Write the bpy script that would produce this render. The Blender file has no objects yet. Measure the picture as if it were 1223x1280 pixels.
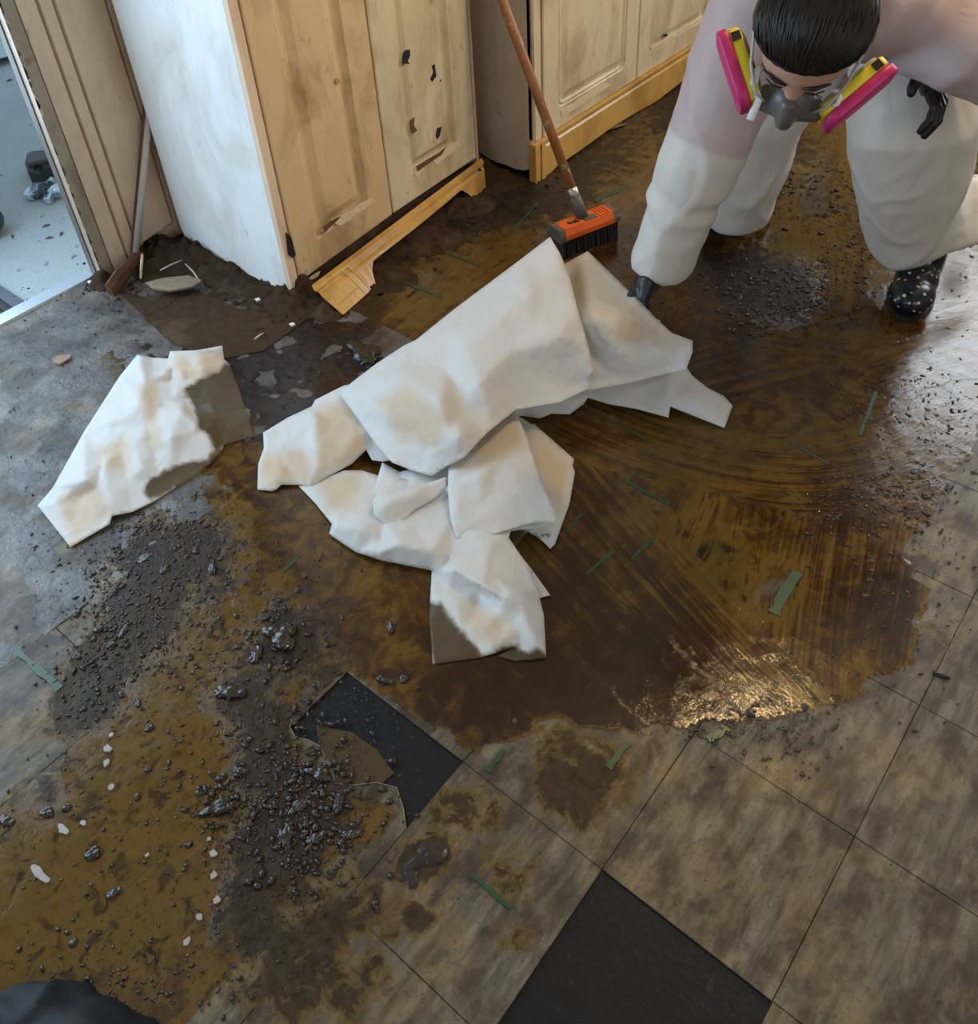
import bpy, bmesh, math, random
import numpy as np
from mathutils import Vector, Matrix, noise as mnoise
from mathutils.geometry import delaunay_2d_cdt

random.seed(7); rng = np.random.default_rng(7)
scene = bpy.context.scene
COL = scene.collection

# ------------------------------------------------------------------ camera
W, H = 1223.0, 1280.0
F, CY, CAMH = 1154.34, 469.69, 1.6258
YAW, PITCH, ROLL = 2.29353955, 0.698195436, -0.0630253796
cy_, sy_, cp_, sp_ = math.cos(YAW), math.sin(YAW), math.cos(PITCH), math.sin(PITCH)
FW = np.array([cy_*cp_, sy_*cp_, -sp_]); r0 = np.array([sy_, -cy_, 0.0]); u0 = np.cross(r0, FW)
RT = math.cos(ROLL)*r0 + math.sin(ROLL)*u0
UP = -math.sin(ROLL)*r0 + math.cos(ROLL)*u0
CAM = np.array([0, 0, CAMH])
cam = bpy.data.cameras.new('camera'); camo = bpy.data.objects.new('camera', cam); COL.objects.link(camo)
camo.matrix_world = Matrix(((RT[0], UP[0], -FW[0], 0), (RT[1], UP[1], -FW[1], 0), (RT[2], UP[2], -FW[2], CAMH), (0, 0, 0, 1)))
cam.sensor_fit = 'HORIZONTAL'; cam.sensor_width = 36.0; cam.lens = 36.0*F/W
cam.shift_y = (CY-H/2)/W
cam.clip_start = 0.02; cam.clip_end = 200
scene.camera = camo

# ------------------------------------------------------------------ light, world, exposure
scene.view_settings.view_transform = 'Standard'; scene.view_settings.look = 'None'
scene.view_settings.gamma = 1.0; scene.view_settings.use_curve_mapping = False
scene.view_settings.exposure = -0.25
wd = bpy.data.worlds.new('world'); scene.world = wd; wd.use_nodes = True
bg = wd.node_tree.nodes['Background']; bg.inputs['Color'].default_value = (0.60, 0.80, 1.0, 1); bg.inputs['Strength'].default_value = 1.0

def area(name, loc, direction, sx, sy, power, color):
    l = bpy.data.lights.new(name, 'AREA'); l.shape = 'RECTANGLE'; l.size = sx; l.size_y = sy
    l.energy = power; l.color = color
    o = bpy.data.objects.new(name, l); COL.objects.link(o); o.location = loc
    o.rotation_euler = Vector(direction).to_track_quat('-Z', 'Y').to_euler()
    return o
area('doorway_daylight', (-2.95, 0.05, 1.08), (1, 0.15, -0.20), 1.9, 1.6, 60, (0.60, 0.81, 1.0))
area('back_window_daylight', (-0.1, 4.72, 1.6), (0, -1, -0.25), 1.7, 1.3, 72, (0.90, 0.95, 1.0))
area('rear_window_daylight', (-0.2, -1.92, 1.55), (-0.1, 1, -0.2), 1.9, 1.3, 12, (0.80, 0.90, 1.0))
area('right_window_daylight', (2.12, 0.2, 1.6), (-1, 0.1, -0.15), 1.5, 1.2, 16, (1.0, 0.92, 0.80))

# ------------------------------------------------------------------ pixel helpers (a pixel gives a direction; height or plane gives the distance)
def ray(px, py): return FW + RT*((px-W/2)/F) - UP*((py-CY)/F)
def G(px, py, z=0.0):
    d = ray(px, py); t = (z-CAMH)/d[2]; return CAM + d*t
def AX(px, py, a, v):
    d = ray(px, py); t = (v-CAM[a])/d[a]; return CAM + d*t
def PR(P):
    d = np.asarray(P) - CAM; z = d@FW
    return W/2 + F*(d@RT)/z, CY - F*(d@UP)/z

# numpy value noise
def vnoise(x, y, seed=0):
    xi = np.floor(x).astype(np.int64); yi = np.floor(y).astype(np.int64); fx = x-xi; fy = y-yi
    def h(a, b):
        n = (a*374761393 + b*668265263 + seed*974634777) & 0xffffffff
        n = ((n ^ (n >> 13))*1274126177) & 0xffffffff
        return ((n ^ (n >> 16)) & 0xffff)/65535.0
    sx = fx*fx*(3-2*fx); sy = fy*fy*(3-2*fy)
    return (h(xi, yi)*(1-sx)+h(xi+1, yi)*sx)*(1-sy) + (h(xi, yi+1)*(1-sx)+h(xi+1, yi+1)*sx)*sy
def fbm(x, y, seed=0, oct=4):
    s = 0; a = .5; n = 0
    for o in range(oct):
        s = s + a*vnoise(x*2**o, y*2**o, seed+o*17); n += a; a *= .5
    return s/n

# ------------------------------------------------------------------ mesh helpers
def mk(name, verts, faces, mat=None, parent=None, smooth=False, label=None, cat=None, group=None, kind=None):
    me = bpy.data.meshes.new(name); me.from_pydata([tuple(map(float, v)) for v in verts], [], faces); me.update()
    if smooth: me.polygons.foreach_set('use_smooth', [True]*len(me.polygons))
    o = bpy.data.objects.new(name, me); COL.objects.link(o)
    if mat: me.materials.append(mat)
    if parent is not None: setpar(o, parent)
    tag(o, label, cat, group, kind)
    return o
def setpar(o, p):
    o.parent = p; o.matrix_parent_inverse = wmat(p).inverted()
def wmat(o):
    m = o.matrix_basis.copy()
    if o.parent is not None: m = wmat(o.parent) @ o.matrix_parent_inverse @ m
    return m
def tag(o, label=None, cat=None, group=None, kind=None):
    if label: o['label'] = label
    if cat: o['category'] = cat
    if group: o['group'] = group
    if kind: o['kind'] = kind
    return o
def empty(name, loc, label=None, cat=None, group=None, kind=None):
    o = bpy.data.objects.new(name, None); COL.objects.link(o); o.location = tuple(map(float, loc)); o.empty_display_size = .05
    return tag(o, label, cat, group, kind)

class MB:
    def __init__(s): s.v = []; s.f = []
    def add(s, v, f):
        n = len(s.v); s.v += [tuple(map(float, q)) for q in v]; s.f += [tuple(i+n for i in q) for q in f]; return s
    def box(s, x0, x1, y0, y1, z0, z1):
        v = [(x0,y0,z0),(x1,y0,z0),(x1,y1,z0),(x0,y1,z0),(x0,y0,z1),(x1,y0,z1),(x1,y1,z1),(x0,y1,z1)]
        return s.add(v, [(0,3,2,1),(4,5,6,7),(0,1,5,4),(1,2,6,5),(2,3,7,6),(3,0,4,7)])
    def hexa(s, bot, top):          # two quads (same order)
        return s.add(list(bot)+list(top), [(0,3,2,1),(4,5,6,7),(0,1,5,4),(1,2,6,5),(2,3,7,6),(3,0,4,7)])
    def prism(s, poly, z0, z1):     # polygon xy extruded
        n = len(poly)
        v = [(p[0], p[1], z0) for p in poly] + [(p[0], p[1], z1) for p in poly]
        a = sum(poly[i][0]*poly[(i+1)%n][1]-poly[(i+1)%n][0]*poly[i][1] for i in range(n))
        idx = list(range(n))
        if a < 0: v = [(p[0], p[1], z0) for p in poly[::-1]] + [(p[0], p[1], z1) for p in poly[::-1]]
        f = [tuple(idx[::-1]), tuple(i+n for i in idx)] + [(i, (i+1)%n, (i+1)%n+n, i+n) for i in range(n)]
        return s.add(v, f)
    def tube(s, pts, rad, seg=12, up=None, caps=True):
        # rad: list of r or (a,b): a along side vector, b along the other
        pts = [np.array(p, float) for p in pts]; n = len(pts); rings = []
        ref = np.array(up, float) if up is not None else None
        prev = None
        for i, p in enumerate(pts):
            t = pts[min(i+1, n-1)] - pts[max(i-1, 0)]; t = t/np.linalg.norm(t)
            if prev is None:
                r = ref if ref is not None else (np.array([0,0,1.]) if abs(t[2]) < .9 else np.array([1.,0,0]))
            else: r = prev if ref is None else ref
            b = r - t*(r@t)
            if np.linalg.norm(b) < 1e-6: b = np.array([1.,0,0]) - t*t[0]
            b /= np.linalg.norm(b); a = np.cross(b, t); prev = b
            ra, rb = rad[i] if isinstance(rad[i], (tuple, list)) else (rad[i], rad[i])
            rings.append([p + a*ra*math.cos(2*math.pi*k/seg) + b*rb*math.sin(2*math.pi*k/seg) for k in range(seg)])
        v = [q for r in rings for q in r]; f = []
        for i in range(n-1):
            for k in range(seg):
                k2 = (k+1) % seg; f.append((i*seg+k, i*seg+k2, (i+1)*seg+k2, (i+1)*seg+k))
        if caps: f.append(tuple(range(seg))[::-1]); f.append(tuple((n-1)*seg+k for k in range(seg)))
        return s.add(v, f)
    def ball(s, c, r, seg=12, rings=8, M=None):
        r = (r, r, r) if not isinstance(r, (tuple, list)) else r
        v = [(0, 0, 1)]; f = []
        for i in range(1, rings):
            a = math.pi*i/rings
            for k in range(seg):
                b = 2*math.pi*k/seg; v.append((math.sin(a)*math.cos(b), math.sin(a)*math.sin(b), math.cos(a)))
        v.append((0, 0, -1)); L = len(v)-1
        for k in range(seg):
            f.append((0, 1+k, 1+(k+1)%seg)); f.append((L, 1+(rings-2)*seg+(k+1)%seg, 1+(rings-2)*seg+k))
            for i in range(rings-2):
                a0 = 1+i*seg+k; a1 = 1+i*seg+(k+1)%seg; f.append((a0, a0+seg, a1+seg, a1))
        q = []
        for p in v:
            w = np.array([p[0]*r[0], p[1]*r[1], p[2]*r[2]])
            if M is not None: w = M@w
            q.append(np.array(c)+w)
        return s.add(q, f)
    def build(s, name, mat, *a, **k): return mk(name, s.v, s.f, mat, *a, **k)

def remeshed(mb, voxel, smooth_it=4, fac=.5):
    me = bpy.data.meshes.new('tmp'); me.from_pydata(mb.v, [], mb.f); me.update()
    o = bpy.data.objects.new('tmp', me); COL.objects.link(o)
    m = o.modifiers.new('r', 'REMESH'); m.mode = 'VOXEL'; m.voxel_size = voxel
    m2 = o.modifiers.new('s', 'SMOOTH'); m2.factor = fac; m2.iterations = smooth_it
    dg = bpy.context.evaluated_depsgraph_get(); dg.update()
    ev = o.evaluated_get(dg); em = ev.to_mesh()
    v = np.zeros(len(em.vertices)*3); em.vertices.foreach_get('co', v); v = v.reshape(-1, 3)
    nn = np.zeros(len(em.vertices)*3); em.vertices.foreach_get('normal', nn); nn = nn.reshape(-1, 3)
    f = [tuple(p.vertices) for p in em.polygons]
    ev.to_mesh_clear(); bpy.data.objects.remove(o); bpy.data.meshes.remove(me)
    return v, nn, f

def attr(o, name, vals):
    a = o.data.attributes.new(name, 'FLOAT', 'POINT'); a.data.foreach_set('value', np.asarray(vals, np.float32))

# ------------------------------------------------------------------ material helpers
class NT:
    def __init__(s, name):
        s.m = bpy.data.materials.new(name); s.m.use_nodes = True; s.t = s.m.node_tree; s.t.nodes.clear()
        s.out = s.t.nodes.new('ShaderNodeOutputMaterial')
    def n(s, typ, **kw):
        nd = s.t.nodes.new(typ)
        for k, v in kw.items():
            if k.startswith('_'): setattr(nd, k[1:], v)
            else: s.set(nd.inputs[k.replace('__', ' ')], v)
        return nd
    def set(s, inp, v):
        if isinstance(v, bpy.types.NodeSocket): s.t.links.new(v, inp)
        elif isinstance(v, (tuple, list)) and len(v) == 3 and inp.type == 'RGBA': inp.default_value = (*v, 1)
        else: inp.default_value = v
    def pos(s): return s.n('ShaderNodeNewGeometry').outputs['Position']
    def mapv(s, vec, scale=(1,1,1), loc=(0,0,0), rot=(0,0,0)):
        nd = s.n('ShaderNodeMapping', Vector=vec); nd.inputs['Scale'].default_value = scale; nd.inputs['Location'].default_value = loc; nd.inputs['Rotation'].default_value = rot
        return nd.outputs[0]
    def noise(s, vec, scale, detail=4, rough=.55, dist=0):
        nd = s.n('ShaderNodeTexNoise', Vector=vec, Scale=scale, Detail=detail, Roughness=rough, Distortion=dist); return nd.outputs['Fac']
    def ramp(s, fac, stops, interp='LINEAR'):
        nd = s.n('ShaderNodeValToRGB', Fac=fac); cr = nd.color_ramp; cr.interpolation = interp
        while len(cr.elements) < len(stops): cr.elements.new(.5)
        for e, (p, c) in zip(cr.elements, stops):
            e.position = p; e.color = (c, c, c, 1) if not isinstance(c, (tuple, list)) else (*c, 1)
        return nd.outputs['Color']
    def math(s, op, a, b=None, c=None, clamp=False):
        nd = s.n('ShaderNodeMath', _operation=op, _use_clamp=clamp); s.set(nd.inputs[0], a)
        if b is not None: s.set(nd.inputs[1], b)
        if c is not None: s.set(nd.inputs[2], c)
        return nd.outputs[0]
    def mix(s, fac, a, b, blend='MIX'):
        nd = s.n('ShaderNodeMix', _data_type='RGBA', _blend_type=blend)
        s.set(nd.inputs[0], fac); s.set(nd.inputs[6], a); s.set(nd.inputs[7], b); return nd.outputs[2]
    def attr(s, name): return s.n('ShaderNodeAttribute', _attribute_name=name).outputs['Fac']
    def bump(s, h, strength=.3, dist=.01): return s.n('ShaderNodeBump', Strength=strength, Distance=dist, Height=h).outputs[0]
    def bsdf(s, **kw): return s.n('ShaderNodeBsdfPrincipled', **kw).outputs[0]
    def done(s, sh): s.t.links.new(sh, s.out.inputs[0]); return s.m

def plain(name, col, rough=.5, metal=0.0, noise=.12, scale=30, bump=.1, spec=.5):
    t = NT(name); p = t.pos(); nz = t.noise(p, scale, 4)
    c = t.mix(nz, tuple(x*(1-noise) for x in col), tuple(min(1, x*(1+noise)) for x in col))
    return t.done(t.bsdf(Base__Color=c, Roughness=rough, Metallic=metal, Specular__IOR__Level=spec, Normal=t.bump(t.noise(p, scale*3, 3), bump, .004)))

def mat_painted(name, base, dirt, smear=.5, seed=0.0, streak_axis=2, grain=1.0, rough=.45):
    t = NT(name); p = t.pos()
    sc = [9, 9, 9]; sc[streak_axis] = 1.1
    g = t.noise(t.mapv(p, tuple(x*grain for x in sc), (seed, seed, seed)), 4, 5, .6)
    g2 = t.noise(t.mapv(p, (1,1,.55), (seed*2, 0, 0)), 5, 5, .65, .6)
    sp = t.noise(t.mapv(p, (1,1,.6), (0, seed, 0)), 55, 3, .7)
    c = t.mix(t.ramp(g, [(.35, 0), (.75, 1)]), base, tuple(b*.93 for b in base))
    c = t.mix(t.math('MULTIPLY', t.ramp(g2, [(.47, 0), (.68, 1)]), smear), c, dirt)
    c = t.mix(t.math('MULTIPLY', t.ramp(sp, [(.68, 0), (.75, 1)]), .7), c, tuple(d*.45 for d in dirt))
    c = t.mix(t.math('MULTIPLY', t.ramp(t.noise(t.mapv(p, (1,1,.5), (seed, 3, 1)), 24, 4, .6), [(.66, 0), (.74, 1)]), .5), c, tuple(d*.7 for d in dirt))
    return t.done(t.bsdf(Base__Color=c, Roughness=rough, Normal=t.bump(t.math('ADD', g, t.math('MULTIPLY', sp, .6)), .12, .006)))

M = {}
M['cream'] = mat_painted('cream paint', (.68, .49, .27), (.27, .14, .05), .75, 1.0)
M['cream2'] = mat_painted('pale cream paint', (.70, .585, .38), (.30, .17, .06), .65, 4.0)
M['white'] = mat_painted('white side panel', (.84, .84, .83), (.46, .34, .20), .38, 2.3)
M['beige'] = mat_painted('beige side panel', (.58, .47, .36), (.30, .19, .10), .45, 5.1)
M['plank'] = mat_painted('tan plank', (.80, .60, .42), (.42, .26, .14), .4, 3.1)
M['wallp'] = plain('room wall', (.55, .50, .42), .7)
M['ceil'] = plain('ceiling', (.62, .60, .55), .8)
M['trimy'] = mat_painted('yellow trim wood', (.62, .36, .09), (.30, .13, .02), .6, 6.0, 1, 1.0, .3)
M['peel'] = plain('bare wood', (.72, .56, .36), .7, 0, .3, 60, .4)
M['rotwood'] = plain('rotten wood', (.13, .055, .025), .6, 0, .6, 40, .6)
M['black'] = plain('black', (.012, .010, .009), .6)
M['jambm'] = mat_painted('worn jamb', (.42, .33, .24), (.16, .10, .06), .8, 8.0)
M['metal'] = plain('grey metal strip', (.13, .105, .085), .5, 0, .4, 30)
M['alu'] = plain('aluminium sill', (.55, .60, .64), .35, .7, .15, 40)
M['conduit'] = mat_painted('painted conduit', (.52, .47, .40), (.2, .13, .08), .5, 9.0)
M['glass'] = plain('window glass', (.75, .85, .95), .1)

def mat_concrete():
    t = NT('outdoor concrete'); p = t.pos()
    c = t.mix(t.noise(p, 2.2, 6, .6), (.26, .31, .33), (.45, .49, .49))
    c = t.mix(t.ramp(t.noise(p, 70, 3), [(.3, .5), (.5, 0)]), c, (.25, .28, .28))
    c = t.mix(t.ramp(t.noise(p, 25, 3), [(.66, 0), (.72, .7)]), c, (.10, .09, .07))
    return t.done(t.bsdf(Base__Color=c, Roughness=.85, Normal=t.bump(t.noise(p, 120, 4), .25, .004)))
M['concrete'] = mat_concrete()

def mat_tile():
    t = NT('vinyl tile'); p = t.pos()
    oi = t.n('ShaderNodeObjectInfo')
    rnd = oi.outputs['Random']
    streak = t.noise(t.mapv(p, (1, .14, 1), (0,0,0), (0,0,.12)), 46, 5, .65, .3)
    big = t.noise(p, 4.5, 6, .62, .4)
    sm = t.noise(t.mapv(p, (1,.6,1)), 17, 6, .68, .3)
    c = t.mix(t.ramp(streak, [(.36, 0), (.64, 1)]), (.043, .034, .023), (.172, .145, .102))
    c = t.mix(t.math('MULTIPLY', rnd, .3), c, (.12, .11, .08))
    c = t.mix(t.ramp(big, [(.47, 0), (.64, .55)]), c, (.24, .155, .055))
    c = t.mix(t.ramp(sm, [(.47, 0), (.62, .85)]), c, (.032, .018, .014))
    c = t.mix(t.ramp(t.noise(t.mapv(p, (1.0, 1, 1), (7, 3, 0)), 11, 5, .6, .3), [(.54, 0), (.68, .8)]), c, (.036, .020, .016))
    c = t.mix(t.ramp(t.noise(t.mapv(p, (1.6,.35,1), (3, 9, 0)), 18, 5, .6), [(.62, 0), (.74, .55)]), c, (.26, .23, .17))
    c = t.mix(t.ramp(t.noise(p, 140, 3, .6), [(.60, 0), (.68, .7)]), c, (.045, .028, .02))
    r = t.ramp(t.noise(p, 8, 4), [(.3, .36), (.7, .62)])
    return t.done(t.bsdf(Base__Color=c, Roughness=r, Specular__IOR__Level=.4, Normal=t.bump(t.math('ADD', streak, t.noise(p, 160, 4)), .25, .002)))
M['tile'] = mat_tile()

def mat_mastic():
    t = NT('black mastic'); p = t.pos()
    c = t.mix(t.noise(p, 9, 5), (.0025, .003, .005), (.009, .010, .013))
    c = t.mix(t.ramp(t.noise(p, 45, 4, .6), [(.62, 0), (.72, .6)]), c, (.05, .035, .02))
    return t.done(t.bsdf(Base__Color=c, Roughness=.5, Specular__IOR__Level=.25, Normal=t.bump(t.noise(p, 90, 5), .35, .004)))
M['mastic'] = mat_mastic()

def mat_bare():
    t = NT('grimy bare floor'); p = t.pos()
    n1 = t.noise(t.mapv(p, (1,.7,1)), 9, 6, .65, .5)
    c = t.mix(t.ramp(n1, [(.35, 0), (.65, 1)]), (.018, .015, .015), (.135, .12, .11))
    c = t.mix(t.ramp(t.noise(p, 26, 5, .6), [(.5, 0), (.7, .8)]), c, (.07, .042, .025))
    c = t.mix(t.ramp(t.noise(p, 6, 4, .6), [(.55, 0), (.7, .7)]), c, (.20, .15, .10))
    r = t.ramp(t.noise(t.mapv(p, (1,1,1), (5,1,0)), 7, 5, .65), [(.42, .10), (.56, .65)])
    return t.done(t.bsdf(Base__Color=c, Roughness=r, Specular__IOR__Level=.7, Normal=t.bump(t.noise(p, 75, 6, .7), .55, .006)))
M['bare'] = mat_bare()

def mat_film():
    t = NT('dirty water film'); p = t.pos()
    th = t.attr('thick'); amp = t.attr('amp'); mud = t.attr('mud')
    cmb = t.n('ShaderNodeCombineXYZ', X=t.math('MULTIPLY', t.attr('su'), 1.6), Y=t.math('MULTIPLY', t.attr('sv'), 55.0), Z=t.attr('sid')).outputs[0]
    st = t.n('ShaderNodeTexNoise', Vector=cmb, Scale=1.0, Detail=4.0, Roughness=.7).outputs['Fac']
    cmb2 = t.n('ShaderNodeCombineXYZ', X=t.math('MULTIPLY', t.attr('su'), 4.0), Y=t.math('MULTIPLY', t.attr('sv'), 190.0), Z=t.attr('sid')).outputs[0]
    st2 = t.n('ShaderNodeTexNoise', Vector=cmb2, Scale=1.0, Detail=3.0, Roughness=.6).outputs['Fac']
    st = t.math('ADD', t.math('MULTIPLY', st, .65), t.math('MULTIPLY', st2, .35))
    st = t.math('SUBTRACT', t.ramp(st, [(.32, 0), (.68, 1)]), .5)
    nz = t.math('MULTIPLY', t.math('SUBTRACT', t.ramp(t.noise(p, 24, 6, .68, .5), [(.32, 0), (.68, 1)]), .5), .55)
    nz2 = t.math('SUBTRACT', t.noise(t.mapv(p, (1,1,1), (4,4,0)), 8, 4, .6, .6), .5)
    tt = t.math('ADD', th, t.math('MULTIPLY', st, t.math('MULTIPLY', amp, .78)))
    tt = t.math('ADD', tt, t.math('MULTIPLY', nz, t.math('SUBTRACT', 1.05, t.math('MULTIPLY', amp, .55))))
    tt = t.math('ADD', tt, t.math('MULTIPLY', nz2, .60))
    # nothing where the layer is absent
    gate = t.ramp(th, [(.02, 0), (.14, 1)])
    alpha = t.math('MULTIPLY', t.ramp(tt, [(.05, .0), (.16, .30), (.36, .56), (.56, .93), (.8, .985)]), gate)
    col = t.ramp(tt, [(.10, (.34, .195, .034)), (.30, (.22, .118, .018)), (.47, (.085, .038, .006)), (.66, (.030, .0125, .003)), (1.0, (.018, .0075, .0025))])
    mn = t.math('ADD', mud, t.math('MULTIPLY', t.noise(t.mapv(p, (1,1,1), (2,8,0)), 22, 7, .75, .4), 1.3))
    ma = t.math('MULTIPLY', t.ramp(mn, [(.80, 0), (1.05, .92)]), t.ramp(mud, [(.03, 0), (.15, 1)]))
    mcol = t.mix(t.ramp(t.noise(p, 48, 6, .75), [(.36, 0), (.66, 1)]), (.003, .0025, .003), (.045, .032, .027))
    col2 = t.mix(ma, col, mcol)
    a2 = t.math('MAXIMUM', alpha, ma)
    rough = t.mix(ma, t.ramp(tt, [(.1, .10), (.5, .055)]), (.42, .42, .42))
    hgt = t.math('ADD', t.math('MULTIPLY', st, t.math('MULTIPLY', amp, .22)), t.math('ADD', t.math('MULTIPLY', nz, .8), t.math('MULTIPLY', t.noise(p, 150, 4, .6), t.math('ADD', .38, t.math('MULTIPLY', ma, 2.5)))))
    b = t.bsdf(Base__Color=col2, Roughness=rough, Specular__IOR__Level=t.mix(ma, (.5, .5, .5), (.14, .14, .14)), Normal=t.bump(hgt, .22, .004))
    tr = t.n('ShaderNodeBsdfTransparent', Color=(.93, .80, .55)).outputs[0]
    clear = t.n('ShaderNodeBsdfTransparent').outputs[0]
    wet = t.n('ShaderNodeMixShader', Fac=t.math('MULTIPLY', gate, .9)); t.t.links.new(clear, wet.inputs[1]); t.t.links.new(tr, wet.inputs[2])
    gl = t.n('ShaderNodeBsdfGlossy', Roughness=.06, Normal=t.bump(hgt, .20, .004)); gl.inputs['Color'].default_value = (1,1,1,1)
    fr = t.n('ShaderNodeFresnel', IOR=1.33).outputs[0]
    w2 = t.n('ShaderNodeMixShader', Fac=t.math('MULTIPLY', fr, gate)); t.t.links.new(wet.outputs[0], w2.inputs[1]); t.t.links.new(gl.outputs[0], w2.inputs[2])
    mx = t.n('ShaderNodeMixShader', Fac=a2); t.t.links.new(w2.outputs[0], mx.inputs[1]); t.t.links.new(b, mx.inputs[2])
    return t.done(mx.outputs[0])
M['film'] = mat_film()

def mat_muck():
    t = NT('wet muck'); p = t.pos()
    c = t.mix(t.noise(p, 45, 5), (.005, .003, .002), (.032, .017, .010))
    return t.done(t.bsdf(Base__Color=c, Roughness=.35, Specular__IOR__Level=.4, Coat__Weight=.6, Coat__Roughness=.04, Coat__IOR=1.4, Normal=t.bump(t.noise(p, 190, 4, .6), .22, .004)))
M['muck'] = mat_muck()
def mat_debris():
    t = NT('dry debris'); p = t.pos()
    c = t.mix(t.noise(p, 40, 6, .7), (.016, .008, .004), (.14, .078, .040))
    c = t.mix(t.ramp(t.noise(p, 9, 4), [(.55, 0), (.7, .6)]), c, (.19, .12, .065))
    return t.done(t.bsdf(Base__Color=c, Roughness=.75, Specular__IOR__Level=.2, Normal=t.bump(t.noise(p, 120, 6, .75), 1.0, .016)))
M['debris'] = mat_debris()

def mat_sheet(name, tint=(.73, .725, .715)):
    t = NT(name); p = t.pos(); wet = t.attr('wet'); tan = t.attr('tan')
    nz = t.noise(p, 9, 4)
    c = t.mix(nz, tint, tuple(min(1, x*1.06) for x in tint))
    c = t.mix(tan, c, (.70, .56, .40))
    c = t.mix(t.math('MULTIPLY', wet, .9), c, (.24, .175, .10))
    dirt = t.math('MULTIPLY', t.ramp(t.noise(p, 28, 5, .7), [(.60, 0), (.70, 1)]), t.attr('dirt'))
    c = t.mix(dirt, c, (.05, .03, .015))
    vo = t.n('ShaderNodeTexVoronoi', Vector=t.n('ShaderNodeVectorMath', _operation='ADD').outputs[0], Scale=13.0)
    vm = vo.inputs['Vector'].links[0].from_node; t.set(vm.inputs[0], p); nv = t.n('ShaderNodeTexNoise', Vector=p, Scale=9.0, Detail=3.0); sc_ = t.n('ShaderNodeVectorMath', _operation='SCALE', Scale=.10); t.set(sc_.inputs[0], nv.outputs['Color']); t.set(vm.inputs[1], sc_.outputs[0])
    vo2 = t.n('ShaderNodeTexVoronoi', Vector=vm.outputs[0], Scale=31.0)
    nrm = t.bump(t.math('ADD', t.math('MULTIPLY', vo.outputs['Distance'], 1.0), t.math('MULTIPLY', vo2.outputs['Distance'], .35)), .16, .03)
    d = t.bsdf(Base__Color=c, Roughness=t.mix(wet, (.6,.6,.6), (.18,.18,.18)), Specular__IOR__Level=.35, Normal=nrm)
    tl = t.n('ShaderNodeBsdfTranslucent', Color=c).outputs[0]
    m1 = t.n('ShaderNodeMixShader', Fac=.22); t.t.links.new(d, m1.inputs[1]); t.t.links.new(tl, m1.inputs[2])
    tr = t.n('ShaderNodeBsdfTransparent', Color=(.9, .82, .66)).outputs[0]
    m2 = t.n('ShaderNodeMixShader', Fac=t.math('MULTIPLY', wet, .72)); t.t.links.new(m1.outputs[0], m2.inputs[1]); t.t.links.new(tr, m2.inputs[2])
    return t.done(m2.outputs[0])
M['sheet'] = mat_sheet('white sheet')

def mat_cover():
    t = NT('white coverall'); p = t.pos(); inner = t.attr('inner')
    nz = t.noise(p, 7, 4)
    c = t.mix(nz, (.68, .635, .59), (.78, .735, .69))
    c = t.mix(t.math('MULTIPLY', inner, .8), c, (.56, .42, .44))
    fold = t.math('ABSOLUTE', t.math('SUBTRACT', t.noise(t.mapv(p, (1, 1, .5)), 7, 2, .5, 1.2), .5))
    fine = t.noise(p, 45, 3)
    d = t.bsdf(Base__Color=c, Roughness=.48, Specular__IOR__Level=.35, Normal=t.bump(t.math('ADD', t.math('MULTIPLY', t.math('POWER', fold, .6), 2.2), t.math('MULTIPLY', fine, .3)), .11, .02))
    tl = t.n('ShaderNodeBsdfTranslucent', Color=c).outputs[0]
    m1 = t.n('ShaderNodeMixShader', Fac=.15); t.t.links.new(d, m1.inputs[1]); t.t.links.new(tl, m1.inputs[2])
    return t.done(m1.outputs[0])
M['cover'] = mat_cover()

# ================================================================== ROOM SHELL
T = 0.3048; X0, Y0 = -0.93254, 0.572245
XW = -2.62   # left wall face
floor = MB().add([(XW, -2.0, -.0045), (2.2, -2.0, -.0045), (2.2, 4.7, -.0045), (XW, 4.7, -.0045), (XW, -2.0, -.025), (2.2, -2.0, -.025), (2.2, 4.7, -.025), (XW, 4.7, -.025)],
                 [(0,1,2,3), (7,6,5,4), (0,4,5,1), (1,5,6,2), (2,6,7,3), (3,7,4,0)]).build('floor', M['mastic'], kind='structure')
floor['label'] = 'black mastic subfloor under the vinyl tiles'
MB().box(XW, 2.2, -2.0, 4.7, 2.5, 2.56).build('ceiling', M['ceil'], kind='structure')
wr_w = MB(); wr_w.box(2.2, 2.3, -2.0, -.6, -.02, 2.5).box(2.2, 2.3, 1.0, 4.7, -.02, 2.5).box(2.2, 2.3, -.6, 1.0, -.02, .95).box(2.2, 2.3, -.6, 1.0, 2.25, 2.5); wr_w.build('wall_right', M['wallp'], kind='structure')
wn = MB(); wn.box(2.22, 2.26, -.6, 1.0, .95, .99).box(2.22, 2.26, -.6, 1.0, 2.21, 2.25).box(2.22, 2.26, -.6, -.56, .99, 2.21).box(2.22, 2.26, .96, 1.0, .99, 2.21).box(2.22, 2.26, .18, .22, .99, 2.21)
wn.build('window_3', M['cream2'], kind='structure')
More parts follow.
